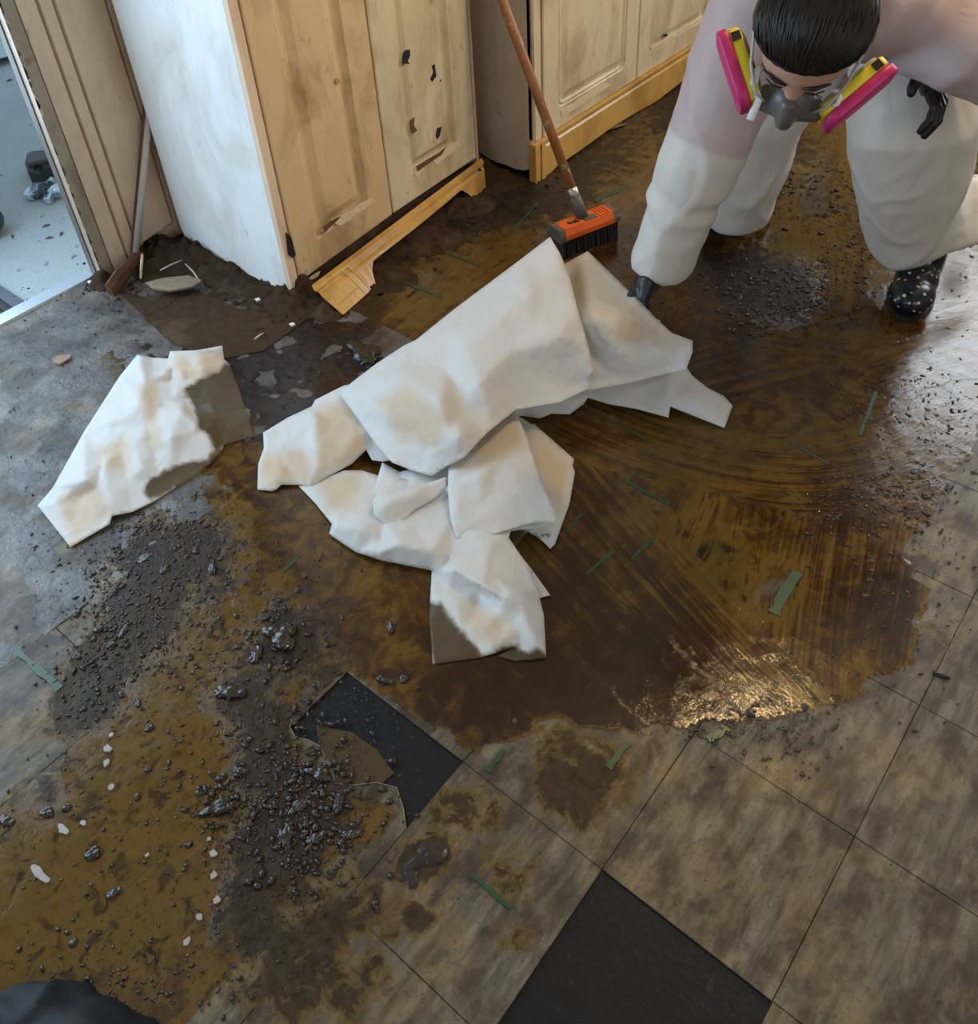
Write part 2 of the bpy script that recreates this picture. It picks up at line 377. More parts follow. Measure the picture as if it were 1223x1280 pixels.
# back wall with a window opening x -1.0..0.8, z .95..2.25
wb = MB(); wb.box(XW, -1.0, 4.55, 4.7, -.02, 2.5).box(.8, 2.2, 4.55, 4.7, -.02, 2.5).box(-1.0, .8, 4.55, 4.7, -.02, .95).box(-1.0, .8, 4.55, 4.7, 2.25, 2.5)
wb.build('wall_back', M['wallp'], kind='structure')
wn = MB(); wn.box(-1.0, .8, 4.56, 4.60, .95, .99).box(-1.0, .8, 4.56, 4.60, 2.21, 2.25).box(-1.0, -.96, 4.56, 4.60, .99, 2.21).box(.76, .8, 4.56, 4.60, .99, 2.21).box(-.12, -.08, 4.56, 4.60, .99, 2.21)
wn.build('window_1', M['cream2'], kind='structure')
wf = MB(); wf.box(XW, -1.2, -2.1, -2.0, -.02, 2.5).box(.8, 2.2, -2.1, -2.0, -.02, 2.5).box(-1.2, .8, -2.1, -2.0, -.02, .9).box(-1.2, .8, -2.1, -2.0, 2.2, 2.5)
wf.build('wall_front', M['wallp'], kind='structure')
wn = MB(); wn.box(-1.2, .8, -2.06, -2.02, .9, .94).box(-1.2, .8, -2.06, -2.02, 2.16, 2.2).box(-1.2, -1.16, -2.06, -2.02, .94, 2.16).box(.76, .8, -2.06, -2.02, .94, 2.16).box(-.22, -.18, -2.06, -2.02, .94, 2.16)
wn.build('window_2', M['cream2'], kind='structure')
# left wall: door opening y -0.95..1.045, z to 2.15
wl = MB(); wl.box(XW-.10, XW, -2.0, -.95, -.02, 2.5).box(XW-.022, XW, 1.106, 4.7, -.02, 2.5).box(XW-.10, XW, -.95, 1.106, 2.15, 2.5)
wall_left = wl.build('wall_left', M['plank'], kind='structure')
# vertical boards of the left wall: one child each
for k, (ya, yb) in enumerate([(1.134, 1.194), (1.197, 1.2385), (1.2415, 1.3895), (1.3925, 1.55), (1.553, 1.71), (2.20, 2.355), (2.358, 2.5)]):
    zb = [.010, .012, .055, .02, .02, .02, .02][k]
    bb = MB(); e = .004
    bb.hexa([(XW, ya, zb), (XW+.022, ya+e, zb), (XW+.022, yb-e, zb+(.02 if k == 2 else 0)), (XW, yb, zb)], [(XW, ya, 2.5), (XW+.022, ya+e, 2.5), (XW+.022, yb-e, 2.5), (XW, yb, 2.5)])
    bb.build('plank', M['plank'], wall_left)
# door jamb
dj = empty('door_1', (XW, 1.06, 0), kind='structure'); dj['label'] = 'worn wooden door jamb with a grey metal edge'
MB().box(XW-.004, XW+.026, 1.092, 1.132, 0.0, 2.15).build('jamb', M['jambm'], dj)
MB().box(XW-.034, XW-.004, 1.088, 1.106, -.02, 2.15).build('weather_strip', M['metal'], dj)
MB().box(XW-.12, XW+.028, -.99, -.95, -.02, 2.15).build('jamb', M['jambm'], dj)
# chipped paint flakes along the jamb edge
for k in range(34):
    z = random.uniform(.02, 1.0); h = random.uniform(.008, .045); w = random.uniform(.003, .009); x = XW+.026
    MB().hexa([(x, 1.0925, z), (x+.0012, 1.0925, z), (x+.0012, 1.0925+w, z+h*.3), (x, 1.0925+w, z+h*.3)],
              [(x, 1.0925, z+h), (x+.0012, 1.0925, z+h), (x+.0012, 1.0925+w*.5, z+h*.8), (x, 1.0925+w*.5, z+h*.8)]).build('paint_flake', [M['peel'], M['rotwood'], M['metal']][k % 3], dj)
# threshold
MB().hexa([(XW-.085, -.95, -.02), (XW-.01, -.95, -.02), (XW-.01, 1.088, -.02), (XW-.085, 1.088, -.02)], [(XW-.08, -.95, .004), (XW-.02, -.95, .008), (XW-.02, 1.088, .008), (XW-.08, 1.088, .004)]).build('trim_1', M['alu'], kind='structure')
# outdoors ground
MB().box(-14, XW-.085, -9, 12, -.10, -.03).build('ground', M['concrete'], kind='structure')

# ------------------------------------------------------------------ bare floor by the door
def heightgrid(name, x0, x1, y0, y1, st, zf, mat, parent=None, keep=None, **kw):
    xs = np.arange(x0, x1+1e-6, st); ys = np.arange(y0, y1+1e-6, st); gx, gy = np.meshgrid(xs, ys, indexing='ij')
    z = zf(gx, gy); nx, ny = gx.shape
    idx = np.arange(nx*ny).reshape(nx, ny)
    k = keep(gx, gy) if keep is not None else np.ones_like(gx, bool)
    f = np.stack([idx[:-1,:-1], idx[1:,:-1], idx[1:,1:], idx[:-1,1:]], -1).reshape(-1, 4)
    km = (k[:-1,:-1] & k[1:,:-1] & k[1:,1:] & k[:-1,1:]).reshape(-1)
    f = f[km]; used = np.unique(f); remap = -np.ones(nx*ny, int); remap[used] = np.arange(len(used))
    v = np.stack([gx, gy, z], -1).reshape(-1, 3)[used]
    o = mk(name, v, [tuple(q) for q in remap[f].tolist()], mat, parent, True, **kw)
    return o, v
def zbare(x, y):
    return .001 + .009*(fbm(x*14, y*14, 3, 5)-.5) + .008*np.maximum(0, fbm(x*45, y*45, 9, 3)-.55)
bare, _ = heightgrid('bare_patch', XW-.02, -1.50, -.75, 1.45, .009, zbare, M['bare'], floor)
bare['label'] = 'grey grimy bare floor by the doorway'

# ------------------------------------------------------------------ floor tiles, one child each
def in_poly(px, py, poly):
    n = len(poly); c = np.zeros(np.shape(px), bool); j = n-1
    for i in range(n):
        xi, yi = poly[i]; xj, yj = poly[j]
        c ^= ((yi > py) != (yj > py)) & (px < (xj-xi)*(py-yi)/((yj-yi) if yj != yi else 1e-9)+xi); j = i
    return c
def sdist(px, py, poly):
    d = np.full(np.shape(px), 1e9); n = len(poly)
    for i in range(n):
        ax, ay = poly[i]; bx, by = poly[(i+1) % n]; dx, dy = bx-ax, by-ay
        t = np.clip(((px-ax)*dx+(py-ay)*dy)/(dx*dx+dy*dy+1e-9), 0, 1)
        d = np.minimum(d, np.hypot(px-ax-t*dx, py-ay-t*dy))
    return np.where(in_poly(px, py, poly), d, -d)
g = .0006
tile_me = None
def tile_at(i, j):
    global tile_me
    cx, cy = X0+(i+.5)*T, Y0+(j+.5)*T
    if tile_me is None:
        h = T/2-g; o = MB().box(-h, h, -h, h, -.0033, 0).build('floor_tile', M['tile']); tile_me = o.data
        mb_ = bmesh.new(); mb_.from_mesh(tile_me); bmesh.ops.bevel(mb_, geom=[e for e in mb_.edges if all(v.co.z > -.001 for v in e.verts)], offset=.0006, segments=1, affect='EDGES'); mb_.to_mesh(tile_me); mb_.free()
    else:
        o = bpy.data.objects.new('floor_tile', tile_me); COL.objects.link(o)
    o.location = (cx, cy, random.uniform(-.0005, .0004)); o.rotation_euler = (random.uniform(-.0015, .0015), random.uniform(-.0015, .0015), random.uniform(-.002, .002))
    setpar(o, floor)
for i in range(-6, 5):
    for j in range(-4, 13):
        if (i, j) in ((2, -1), (0, -1)): continue
        xa, xb, ya, yb = X0+i*T, X0+(i+1)*T, Y0+j*T, Y0+(j+1)*T
        pxs = []
        for (x, y) in ((xa, ya), (xb, ya), (xb, yb), (xa, yb)): pxs.append(PR((x, y, 0)))
        if max(p[0] for p in pxs) < -60 or min(p[0] for p in pxs) > 1290 or max(p[1] for p in pxs) < -80 or min(p[1] for p in pxs) > 1345: continue
        if xb < -1.55 and ya < .55: continue            # bare by the doorway
        if xb < -1.90 and yb < 1.5: continue
        if xa < -1.75 and yb > 1.9 and xb < -1.86: continue     # under the cabinets
        if xb < -1.86 and yb > 1.4: continue
        tile_at(i, j)
# the broken tile beside the small gap
e1 = [(505,1010), (495,985), (470,978), (440,981), (420,978), (412,955), (400,932), (385,925), (370,922), (363,908)]
pl = [(X0+g, Y0-T+g), (X0+T-g, Y0-T+g)] + [tuple(G(508, 1035)[:2])] + [tuple(G(*q)[:2]) for q in e1] + [tuple(G(366, 899)[:2])]
o = MB().prism(pl, -.0033, 0).build('floor_tile', M['tile'], floor); o['label'] = 'cracked floor tile with a jagged torn edge'
# torn lip along that edge
lip = MB().tube([G(x+random.uniform(-1,1), y+random.uniform(-1,1), .001) for x, y in [(508,1035)]+e1+[(366,899)]], [.0009]*12, 6)
lip.build('torn_edge', plain('torn vinyl', (.26, .20, .13), .7), floor)
# tile fragments by the doorway side
for poly, z in [([(42,650), (30,622), (92,596), (120,640), (97,716), (62,690)], .001), ([(181,399), (247,365), (300,388), (385,400), (330,440), (270,452), (215,430)], .006),
                ([(145,362), (180,372), (250,362), (181,397)], .003)]:
    MB().prism([tuple(G(*q)[:2]) for q in poly], z-.004, z).build('tile_fragment', M['tile'] if z == .001 else M['debris'], floor)

# green inlay marks of the tile pattern
def mat_green():
    t = NT('green inlay'); p = t.pos()
    c = t.mix(t.noise(p, 60, 4), (.010, .035, .012), (.032, .080, .032))
    return t.done(t.bsdf(Base__Color=c, Roughness=.35))
M['green'] = mat_green()
for a, b, w in [((968,768), (996,715), 14), ((778,600), (838,632), 5), ((735,512), (812,553), 5), ((735,718), (765,690), 6), ((497,350), (553,373), 6), ((545,310), (600,334), 5), ((640,290), (672,255), 5),
                ((710,665), (728,642), 5), ((745,252), (785,232), 12), ((985,552), (1035,580), 4), ((610,965), (630,938), 6), ((20,812), (75,862), 8), ((885,925), (910,910), 9), ((760,960), (785,930), 8),
                ((790,700), (818,672), 5), ((1075,545), (1095,490), 5), ((590,1095), (640,1135), 5), ((355,715), (375,695), 4)]:
    A, B = G(*a)[:2], G(*b)[:2]; d = B-A; nrm = np.array([-d[1], d[0]])/np.linalg.norm(d); hw = w/1000.0*1.0
    mb = MB(); n = 7; pts = []
    for k in range(n+1): pts.append(A+d*k/n+nrm*hw*random.uniform(.5, 1.1))
    for k in range(n, -1, -1): pts.append(A+d*k/n-nrm*hw*random.uniform(.5, 1.1))
    mb.prism(pts, -.0005, .0031).build('green_inlay', M['green'], floor)

# ------------------------------------------------------------------ wet film over the tiles
xs = np.arange(-2.25, .42, .0085); ys = np.arange(-.30, 4.1, .0085); gx, gy = np.meshgrid(xs, ys, indexing='ij')
dx = gx-CAM[0]; dy = gy-CAM[1]; dz = -CAMH
dep = dx*FW[0]+dy*FW[1]+dz*FW[2]
dep = np.maximum(dep, .2)
PXg = W/2+F*(dx*RT[0]+dy*RT[1]+dz*RT[2])/dep; PYg = CY-F*(dx*UP[0]+dy*UP[1]+dz*UP[2])/dep
nzb = fbm(gx*9, gy*9, 21, 4)-.5; nzs = fbm(gx*32, gy*32, 5, 3)-.5
def sm(a, b, x): t = np.clip((x-a)/(b-a), 0, 1); return t*t*(3-2*t)
polyA = [(180,430), (260,395), (350,385), (430,385), (520,300), (610,235), (700,240), (860,110), (900,40), (1400,-60), (1400,470), (1235,520), (1205,575), (1165,650), (1130,700), (1172,736), (1150,765), (1140,828), (1092,838), (1062,872), (1000,882),
         (905,900), (850,915), (770,908), (700,895), (650,915), (590,945), (520,900), (440,835), (400,800), (300,640), (240,560), (200,480)]
polyB = [(88,722), (180,640), (300,585), (420,640), (470,760), (540,830), (470,850), (430,838), (365,898), (352,925), (400,985), (470,985), (500,1020), (440,1060), (330,1090), (305,1190), (235,1290), (150,1400), (-200,1400), (-60,1060), (10,985), (70,930), (105,860), (140,790)]
sA = sdist(PXg, PYg, polyA)+nzb*34+nzs*16; sB = sdist(PXg, PYg, polyB)+nzb*60+nzs*22
tA = .44*sm(-3, 6, sA)-.03*sm(10, 60, sA)
tB = .22*sm(-10, 25, sB)
thick = np.maximum(tA, tB)
for (bx, by, r, a) in [(620,850,110,.36), (760,880,110,.42), (880,870,90,.38), (720,740,80,.28), (830,800,60,.12), (570,790,70,.28), (1100,760,60,.32), (1130,710,40,.2), (1000,690,40,.12), (950,640,50,.16), (370,510,70,.62), (330,470,70,.55), (440,430,50,.35),
                       (470,385,40,.3), (400,430,50,.3), (260,440,60,.35), (700,330,60,.2), (780,315,50,.3), (860,325,60,.35), (960,375,90,.35), (820,425,60,.32), (900,470,60,.18), (1050,640,60,.2), (1040,750,60,.18), (830,300,60,.2), (870,760,60,.1), (800,800,60,.18), (1000,500,70,.08), (1150,430,70,.1),
                       (560,265,40,.35), (590,255,40,.3), (480,330,30,.2), (640,235,50,.25), (900,570,130,-.07), (740,620,60,.14), (1000,830,70,.15),
                       (905,690,38,-.30), (950,745,42,-.34), (985,725,30,-.28), (880,640,26,-.18), (800,640,30,-.12), (1190,360,50,-.35), (1010,200,80,-.36), (1020,270,50,-.24), (1010,320,40,-.12), (640,275,50,-.10), (540,340,50,-.16), (705,775,30,-.22), (850,655,22,-.2), (760,210,80,-.26), (850,180,60,-.22), (690,250,40,-.15), (640,270,40,-.12), (520,350,70,-.22), (600,310,60,-.18), (450,420,30,-.1), (1120,420,60,-.05), (1120,600,40,-.05), (980,330,40,-.18), (1200,300,60,-.2),
                       (300,690,80,.12), (330,760,70,.12), (110,1200,90,.06), (60,1250,60,.16), (220,1250,60,.18), (430,780,70,.18), (140,760,50,.14), (190,700,60,.10), (110,820,50,.10), (100,1040,90,.03), (260,1150,60,.04), (430,860,50,-.15), (250,900,60,-.03)]:
    w = np.exp(-((PXg-bx)**2+(PYg-by)**2)/(r*r*.6)); gate = (sA > 0) | (sB > 0)
    thick = thick+a*w*np.where(gate, 1, 0)
hole1 = [(435,840), (578,952), (508,1035)]+e1+[(366,899)]
inh = in_poly(PXg, PYg, hole1); thick = np.where(inh, 0, thick)
thick = np.clip(thick, 0, 1.1); thick = np.where((sA > -4) | (sB > -10), thick, 0)
mudm = np.zeros_like(gx)
for (bx, by, r, a) in [(340,1070,60,.75), (395,1000,50,.8), (300,1150,50,.45), (330,960,50,.55), (520,1078,26,.9), (545,1065,22,.8), (450,1240,50,.35), (700,940,50,.35), (760,965,50,.35), (350,1230,70,.45), (400,1160,60,.35), (600,1010,40,.25), (345,905,30,.6), (420,850,40,.35), (180,770,60,.55), (130,830,50,.6), (110,870,40,.55),
                       (250,690,70,.45), (170,690,50,.4), (360,800,60,.5), (300,870,50,.5), (525,1150,20,.6), (690,990,30,.45), (650,1180,30,.3), (640,1090,60,.3), (80,900,40,.4), (60,990,40,.3), (300,380,120,.8), (250,420,90,.6), (190,400,80,.6), (640,225,60,.8), (570,250,60,.8), (500,300,50,.6), (760,190,60,.35), (850,130,60,.5), (700,230,50,.5), (455,440,40,.6), (980,360,50,.6), (920,350,40,.6), (1000,190,50,.35), (1180,790,50,.2), (730,1010,40,.3), (560,1010,40,.3), (470,1130,60,.3)]:
    mudm += a*np.exp(-((PXg-bx)**2+(PYg-by)**2)/(r*r*.7))
mudm = np.clip(mudm, 0, 1); mudm = np.where(inh, 0, mudm)
hole2 = [PR((X0+2*T, Y0, 0)), PR((X0+3*T, Y0, 0)), PR((X0+3*T, Y0-T, 0)), PR((X0+2*T, Y0-T, 0))]
inh2 = in_poly(PXg, PYg, hole2); mudm = np.where(inh2, 0, mudm)
# brush strokes: polylines on the floor with a half width
su = gx*1.0; sv = gy*.25; sid = np.zeros_like(gx); ampg = np.zeros_like(gx)
STROKES = [([(700,250), (560,330), (430,430)], .28, .75), ([(860,160), (700,270)], .22, .5), ([(800,480), (900,450), (1000,425), (1120,405), (1300,360)], .16, .8), ([(880,400), (1000,420), (1223,440)], .14, .7), ([(1020,160), (1050,300), (1040,390)], .2, .6),
           ([(905,610), (870,700)], .11, .9), ([(960,640), (945,760)], .10, .5), ([(1060,640), (1040,760), (1030,870)], .17, .9), ([(1150,660), (1120,830)], .10, .8),
           ([(560,700), (650,790), (760,880), (860,960)], .16, .55), ([(640,640), (720,730), (800,810), (900,900), (960,960)], .12, .8), ([(690,560), (760,640), (840,730), (920,815), (1000,900), (1080,1000)], .095, 1.0), ([(660,480), (780,540), (900,578), (1010,590), (1110,572), (1200,525), (1330,440)], .155, 1.0), ([(1090,470), (1223,430)], .12, .7)]
for k, (pl_, hw, am) in enumerate(STROKES):
    P3 = [G(*q)[:2] for q in pl_]
    # smooth the polyline
    for _ in range(2):
        Q = [P3[0]]
        for a, b in zip(P3[:-1], P3[1:]): Q += [a*.75+b*.25, a*.25+b*.75]
        P3 = Q+[P3[-1]]
    best = np.full(gx.shape, 1e9); bu = np.zeros_like(gx); bv = np.zeros_like(gx); L0 = 0
    for a, b in zip(P3[:-1], P3[1:]):
        d = b-a; L = np.linalg.norm(d)
        if L < 1e-6: continue
        d = d/L; t = np.clip((gx-a[0])*d[0]+(gy-a[1])*d[1], 0, L)
        qx = gx-a[0]-d[0]*t; qy = gy-a[1]-d[1]*t; ds = np.hypot(qx, qy); s = np.sign(d[0]*qy-d[1]*qx)
        m = ds < best; best = np.where(m, ds, best); bu = np.where(m, L0+t, bu); bv = np.where(m, s*ds, bv); L0 += L
    m = best < hw*(.85+.5*nzb)
    su = np.where(m, bu, su); sv = np.where(m, bv, sv); sid = np.where(m, k*7.3+1, sid); ampg = np.where(m, am*(1-.35*(best/hw)**4), ampg)
ampg = np.where(sA > 0, ampg, 0)
keepm = (thick > .015) | (mudm > .03)
zf = .0009+.0012*np.clip(thick, 0, 1)+.0010*np.clip(nzs+.5, 0, 1)*np.clip(thick*2+mudm, 0, 1)+.004*mudm*np.clip(fbm(gx*60, gy*60, 33, 3)-.35, 0, 1)*(mudm > .2)
idx = np.arange(gx.size).reshape(gx.shape)
fq = np.stack([idx[:-1,:-1], idx[1:,:-1], idx[1:,1:], idx[:-1,1:]], -1).reshape(-1, 4)
vis = (PXg > -40) & (PXg < 1263) & (PYg > -40) & (PYg < 1320) & (gx > -1.95) | ((gx > -2.3) & (gy < 1.36) & (PXg > -40) & (PYg < 1320) & (mudm+thick > .1))
kk = keepm & vis
km = (kk[:-1,:-1] & kk[1:,:-1] & kk[1:,1:] & kk[:-1,1:]).reshape(-1)
fq = fq[km]; used = np.unique(fq); rm = -np.ones(gx.size, int); rm[used] = np.arange(len(used))
fv = np.stack([gx, gy, zf], -1).reshape(-1, 3)[used]
film = mk('sewage_film', fv, [tuple(q) for q in rm[fq].tolist()], M['film'], None, True, 'brown dirty water and swept muck smeared over the floor tiles', 'dirty water', kind='stuff')
for nm, ar in (('thick', thick), ('amp', ampg), ('mud', mudm), ('su', su), ('sv', sv), ('sid', sid)): attr(film, nm, ar.reshape(-1)[used])
# shallow puddle inside the small gap
pp = [(395,905), (440,915), (470,935), (492,965), (478,978), (440,980), (420,977), (411,953), (399,930)]
pud = MB().prism([tuple(G(*q)[:2]) for q in pp], -.0044, -.0020).build('puddle', plain('ochre puddle', (.075, .045, .018), .10, 0, .3, 30, .05), None, False, 'ochre puddle lying in the small gap of the missing tile', 'puddle')

# ------------------------------------------------------------------ muck bits too small to pick apart
ico = bmesh.new(); bmesh.ops.create_icosphere(ico, subdivisions=1, radius=1); IV = np.array([v.co[:] for v in ico.verts]); IF = [tuple(v.index for v in f.verts) for f in ico.faces]; ico.free()
IFn = np.array(IF)
def scatter(name, spec, mat, label, cat, flat=.45, rough=.35):
    vs = []; fs = []; n = 0
    for (bx, by, rx, ry, cnt, smin, smax) in spec:
        for _ in range(cnt):
            px = bx+random.gauss(0, 1)*rx; py = by+random.gauss(0, 1)*ry
            if not (-40 < px < 1263 and -40 < py < 1320): continue
            p = G(px, py)
            if p[0] < -1.9 and p[1] > 1.35: continue
            s = smin+(smax-smin)*random.random()**3.2
            if random.random() < .15: continue
            a = random.uniform(0, 6.28); ca, sa = math.cos(a), math.sin(a); el = random.uniform(.6, 1.7)
            q = IV*(1+rough*(np.random.default_rng(random.randint(0, 10**6)).random((len(IV), 1))-.5))
            x = q[:, 0]*s*el; y = q[:, 1]*s/el; z = q[:, 2]*s*flat*random.uniform(.6, 1.2)
            vs.append(np.stack([p[0]+x*ca-y*sa, p[1]+x*sa+y*ca, z+s*.25+.0020], -1)); fs.append(IFn+n); n += len(IV)
    v = np.concatenate(vs); f = np.concatenate(fs)
    return mk(name, v, [tuple(q) for q in f.tolist()], mat, None, True, label, cat, kind='stuff')
scatter('muck_specks', [
    (190,680,60,40,420,.0012,.006), (140,760,40,45,420,.0012,.007), (110,860,25,40,260,.0012,.006), (230,760,60,50,350,.0012,.006), (280,820,60,60,300,.0012,.005), (330,700,60,40,150,.0012,.004), (215,650,30,15,160,.0015,.006),
    (350,800,30,25,120,.002,.008), (380,960,40,40,420,.0015,.008), (330,1000,40,50,300,.0015,.008), (390,1040,45,35,420,.002,.008), (270,1010,20,20,80,.002,.008), (200,1000,70,80,220,.0010,.0045), (120,1080,70,70,160,.0010,.004), (200,1230,80,40,260,.0010,.005), (70,1250,60,30,160,.0010,.004), (290,920,40,40,140,.001,.005),
    (410,860,40,30,100,.001,.004), (480,900,40,50,90,.001,.004), (450,930,40,40,70,.001,.003), (800,860,120,60,200,.0008,.0025), (1080,820,60,40,120,.001,.004), (1120,760,40,50,100,.001,.004),
    (1120,540,60,60,380,.0010,.005), (1150,500,30,40,60,.0010,.005), (1070,620,50,25,260,.0012,.006), (1120,630,35,25,160,.0012,.006), (1050,690,60,40,140,.001,.005), (1000,560,60,40,160,.0008,.003),
    (960,370,45,25,420,.002,.010), (1000,390,40,15,220,.002,.009), (1000,340,60,25,220,.0015,.007), (1060,300,20,50,260,.002,.008), (1000,240,35,25,180,.002,.010), (960,215,20,15,60,.003,.010), (920,440,50,25,140,.001,.006), (880,420,40,25,120,.001,.005), (1190,300,30,60,80,.002,.006), (920,290,30,20,60,.002,.006),
    (700,720,80,60,60,.0008,.0025), (340,1070,60,50,900,.0006,.0028), (390,1000,50,40,700,.0006,.003), (140,790,50,60,700,.0006,.003), (240,690,70,40,600,.0006,.003), (320,1180,50,60,500,.0005,.0022), (350,850,60,60,400,.0006,.0025), (970,370,60,25,500,.0008,.004), (1000,210,50,40,300,.0008,.004), (900,780,80,60,80,.0008,.002), (1180,860,40,60,40,.001,.005), (1000,1000,120,80,60,.0006,.002), (780,330,30,25,60,.0015,.005)],
    M['muck'], 'tiny wet muck specks strewn over the wet floor', 'muck')

def mat_bead():
    t = NT('brown water bead'); p = t.pos()
    c = t.mix(t.noise(p, 30, 3), (.016, .007, .002), (.075, .036, .008))
    return t.done(t.bsdf(Base__Color=c, Roughness=.03, Specular__IOR__Level=.6, Coat__Weight=.5, Coat__Roughness=.02))
M['bead'] = mat_bead()
scatter('water_beads', [(930,905,45,18,260,.001,.0055), (990,930,40,25,90,.0015,.006), (880,890,50,20,140,.0008,.003), (1000,870,50,25,120,.001,.004), (800,850,90,40,120,.0006,.002), (1120,540,60,60,420,.001,.005), (1160,500,30,50,120,.0012,.005), (1080,630,50,25,240,.0012,.005), (1140,700,30,40,80,.001,.004), (1190,300,25,60,70,.0015,.005),
    (970,370,45,22,300,.0015,.007), (1010,335,50,25,160,.0012,.005), (1050,290,20,50,140,.0015,.006), (1000,230,40,30,140,.0015,.007), (900,440,50,25,120,.001,.004), (190,690,60,40,260,.0008,.004), (140,770,40,45,240,.0008,.0045), (250,770,60,60,240,.0008,.004), (370,990,45,45,260,.0008,.005), (200,1000,80,80,200,.0006,.003), (160,1220,90,40,160,.0006,.003), (450,920,40,40,90,.0006,.0025), (700,700,90,70,90,.0005,.0018), (420,500,50,40,60,.0006,.002), (780,320,30,20,50,.001,.004), (880,600,80,60,80,.0005,.0018)],
    M['bead'], 'tiny glinting beads of brown water on the wet floor', 'water beads', .42, .06)

# ------------------------------------------------------------------ bigger muck clumps: individuals
def clump_mesh(seed, lobes):
    r = random.Random(seed); mb = MB()
    for k in range(lobes):
        a = r.uniform(0, 6.28); d = r.uniform(0, .75) if k else 0; s = r.uniform(.35, .62)
        mb.ball((d*math.cos(a), d*math.sin(a)*.8, s*.30), (s, s*r.uniform(.7, 1), s*r.uniform(.45, .75)), 9, 6)
    v, nn, f = remeshed(mb, .085, 1)
    for i in range(len(v)):
        p = Vector(v[i])*3+Vector((seed, 0, 0)); v[i] += nn[i]*(.16*mnoise.noise(p)+.09*mnoise.noise(p*2.7)+.05*mnoise.noise(p*6))
    me = bpy.data.meshes.new('muck_clump'); me.from_pydata([tuple(q) for q in v], [], f); me.update(); me.materials.append(M['muck'])
    me.polygons.foreach_set('use_smooth', [True]*len(me.polygons)); return me
CL = [clump_mesh(s, n) for s, n in ((1, 7), (2, 5), (3, 9), (4, 4))]
first = True
for k, (px, py, w, el, rot, var) in enumerate([(352,800,34,1.0,.4,2), (322,820,20,1.0,2,0), (288,868,28,1.1,.6,0), (264,712,15,1.5,2.4,1), (243,690,11,1.2,0,3), (205,712,11,1,1,1), (120,1064,16,1,.3,1), (143,1118,13,1,1.2,0), (93,1182,10,1.2,2,3), (188,908,11,1,.7,1), (170,998,9,1,.1,3), (184,965,8,1.3,1,3),
        (276,1012,22,1.3,1.1,2), (300,965,13,1,.5,0), (62,1014,14,1.2,.2,1), (82,1013,11,1.2,1,3), (482,852,16,1.2,.3,0), (505,847,13,1,1,1), (643,904,9,1,.6,3), (492,788,15,1.7,2.6,3), (8,1028,15,1,.4,0), (312,1104,10,1.4,1.3,3), (247,994,10,1.2,.5,3), (150,870,9,1.3,.2,3), (172,880,9,1.4,2.2,1),
        (400,970,20,1.2,.5,2), (425,1005,18,1,2.2,0), (375,1010,16,1.1,1.5,2), (440,1045,18,1.1,.8,0), (360,1045,20,1.2,2.6,2), (395,1050,18,1,1.1,0), (480,985,9,1.2,.4,1), (210,955,7,1,.3,3), (370,740,9,1,.2,3), (140,805,11,1.2,.9,1), (155,790,12,1.3,2,0), (125,785,11,1,.5,1),
        (935,893,12,1.3,.2,3), (1005,882,9,1,1,1), (1172,845,13,1.8,.3,3), (760,290,9,1,.3,3)]):
    p = G(px, py); sc = w*.5/ (F/ np.linalg.norm(p-CAM)) * 1.25
    o = bpy.data.objects.new('muck_clump', CL[var]); COL.objects.link(o)
    o.location = (p[0], p[1], .0015); o.scale = (sc*el, sc/el, sc*.8); o.rotation_euler = (0, 0, rot)
    if k == 0: tag(o, 'largest glistening clump of wet muck, on tiles between the lone sheet and torn tile', 'muck clump')
    elif k == 1: tag(o, 'wet muck clump touching the flank of the largest muck clump', 'muck clump')
    elif k == 2: tag(o, 'big knobbly wet muck clump on tiles beside the small tile gap', 'muck clump')
    elif k == 3: tag(o, 'long lumpy wet muck clump on brown tiles below the soaked sheet corner', 'muck clump')
    elif k == 39: tag(o, 'dark muck smear clump on dry tile beyond the edge of the brown puddle', 'muck clump')
    elif k == 40: tag(o, 'small muck clump just in front of the orange broom head', 'muck clump')
    elif px > 600: tag(o, 'small wet muck clump at the edge of the swept brown puddle', 'muck clump', 'muck clumps at the swept puddle edge')
    elif 325 < px < 460 and py > 940: tag(o, 'wet muck clump in the dark matted band beside the torn tile edge', 'muck clump', 'muck clumps in the matted band')
    elif 365 < px < 510 and py < 1000: tag(o, 'small wet muck clump between the long drape and the small tile gap', 'muck clump', 'muck clumps below the drape')
    elif py < 885: tag(o, 'small wet muck clump on brown tiles near the lone soaked sheet', 'muck clump', 'muck clumps near the lone sheet')
    else: tag(o, 'small wet muck clump on the ochre tiles among the pale scum', 'muck clump', 'muck clumps on the ochre tiles')
for k, (px, py, w, var, lab) in enumerate([(455,445,42,2,'dark shaggy clump of muck in the brown water below the broken trim'), (538,1072,34,2,'matted dark muck clump on dry stained tiles below the torn hole'), (515,1095,24,0,'smaller matted muck clump touching a larger one on dry stained tiles')]):
    p = G(px, py); sc = w*.5/(F/np.linalg.norm(p-CAM))*1.25
    o = bpy.data.objects.new('muck_clump', CL[var]); COL.objects.link(o); o.location = (p[0], p[1], .001); o.scale = (sc, sc*.8, sc*(.6 if k == 0 else .22)); o.rotation_euler = (0, 0, k*1.3)
    tag(o, lab, 'muck clump')
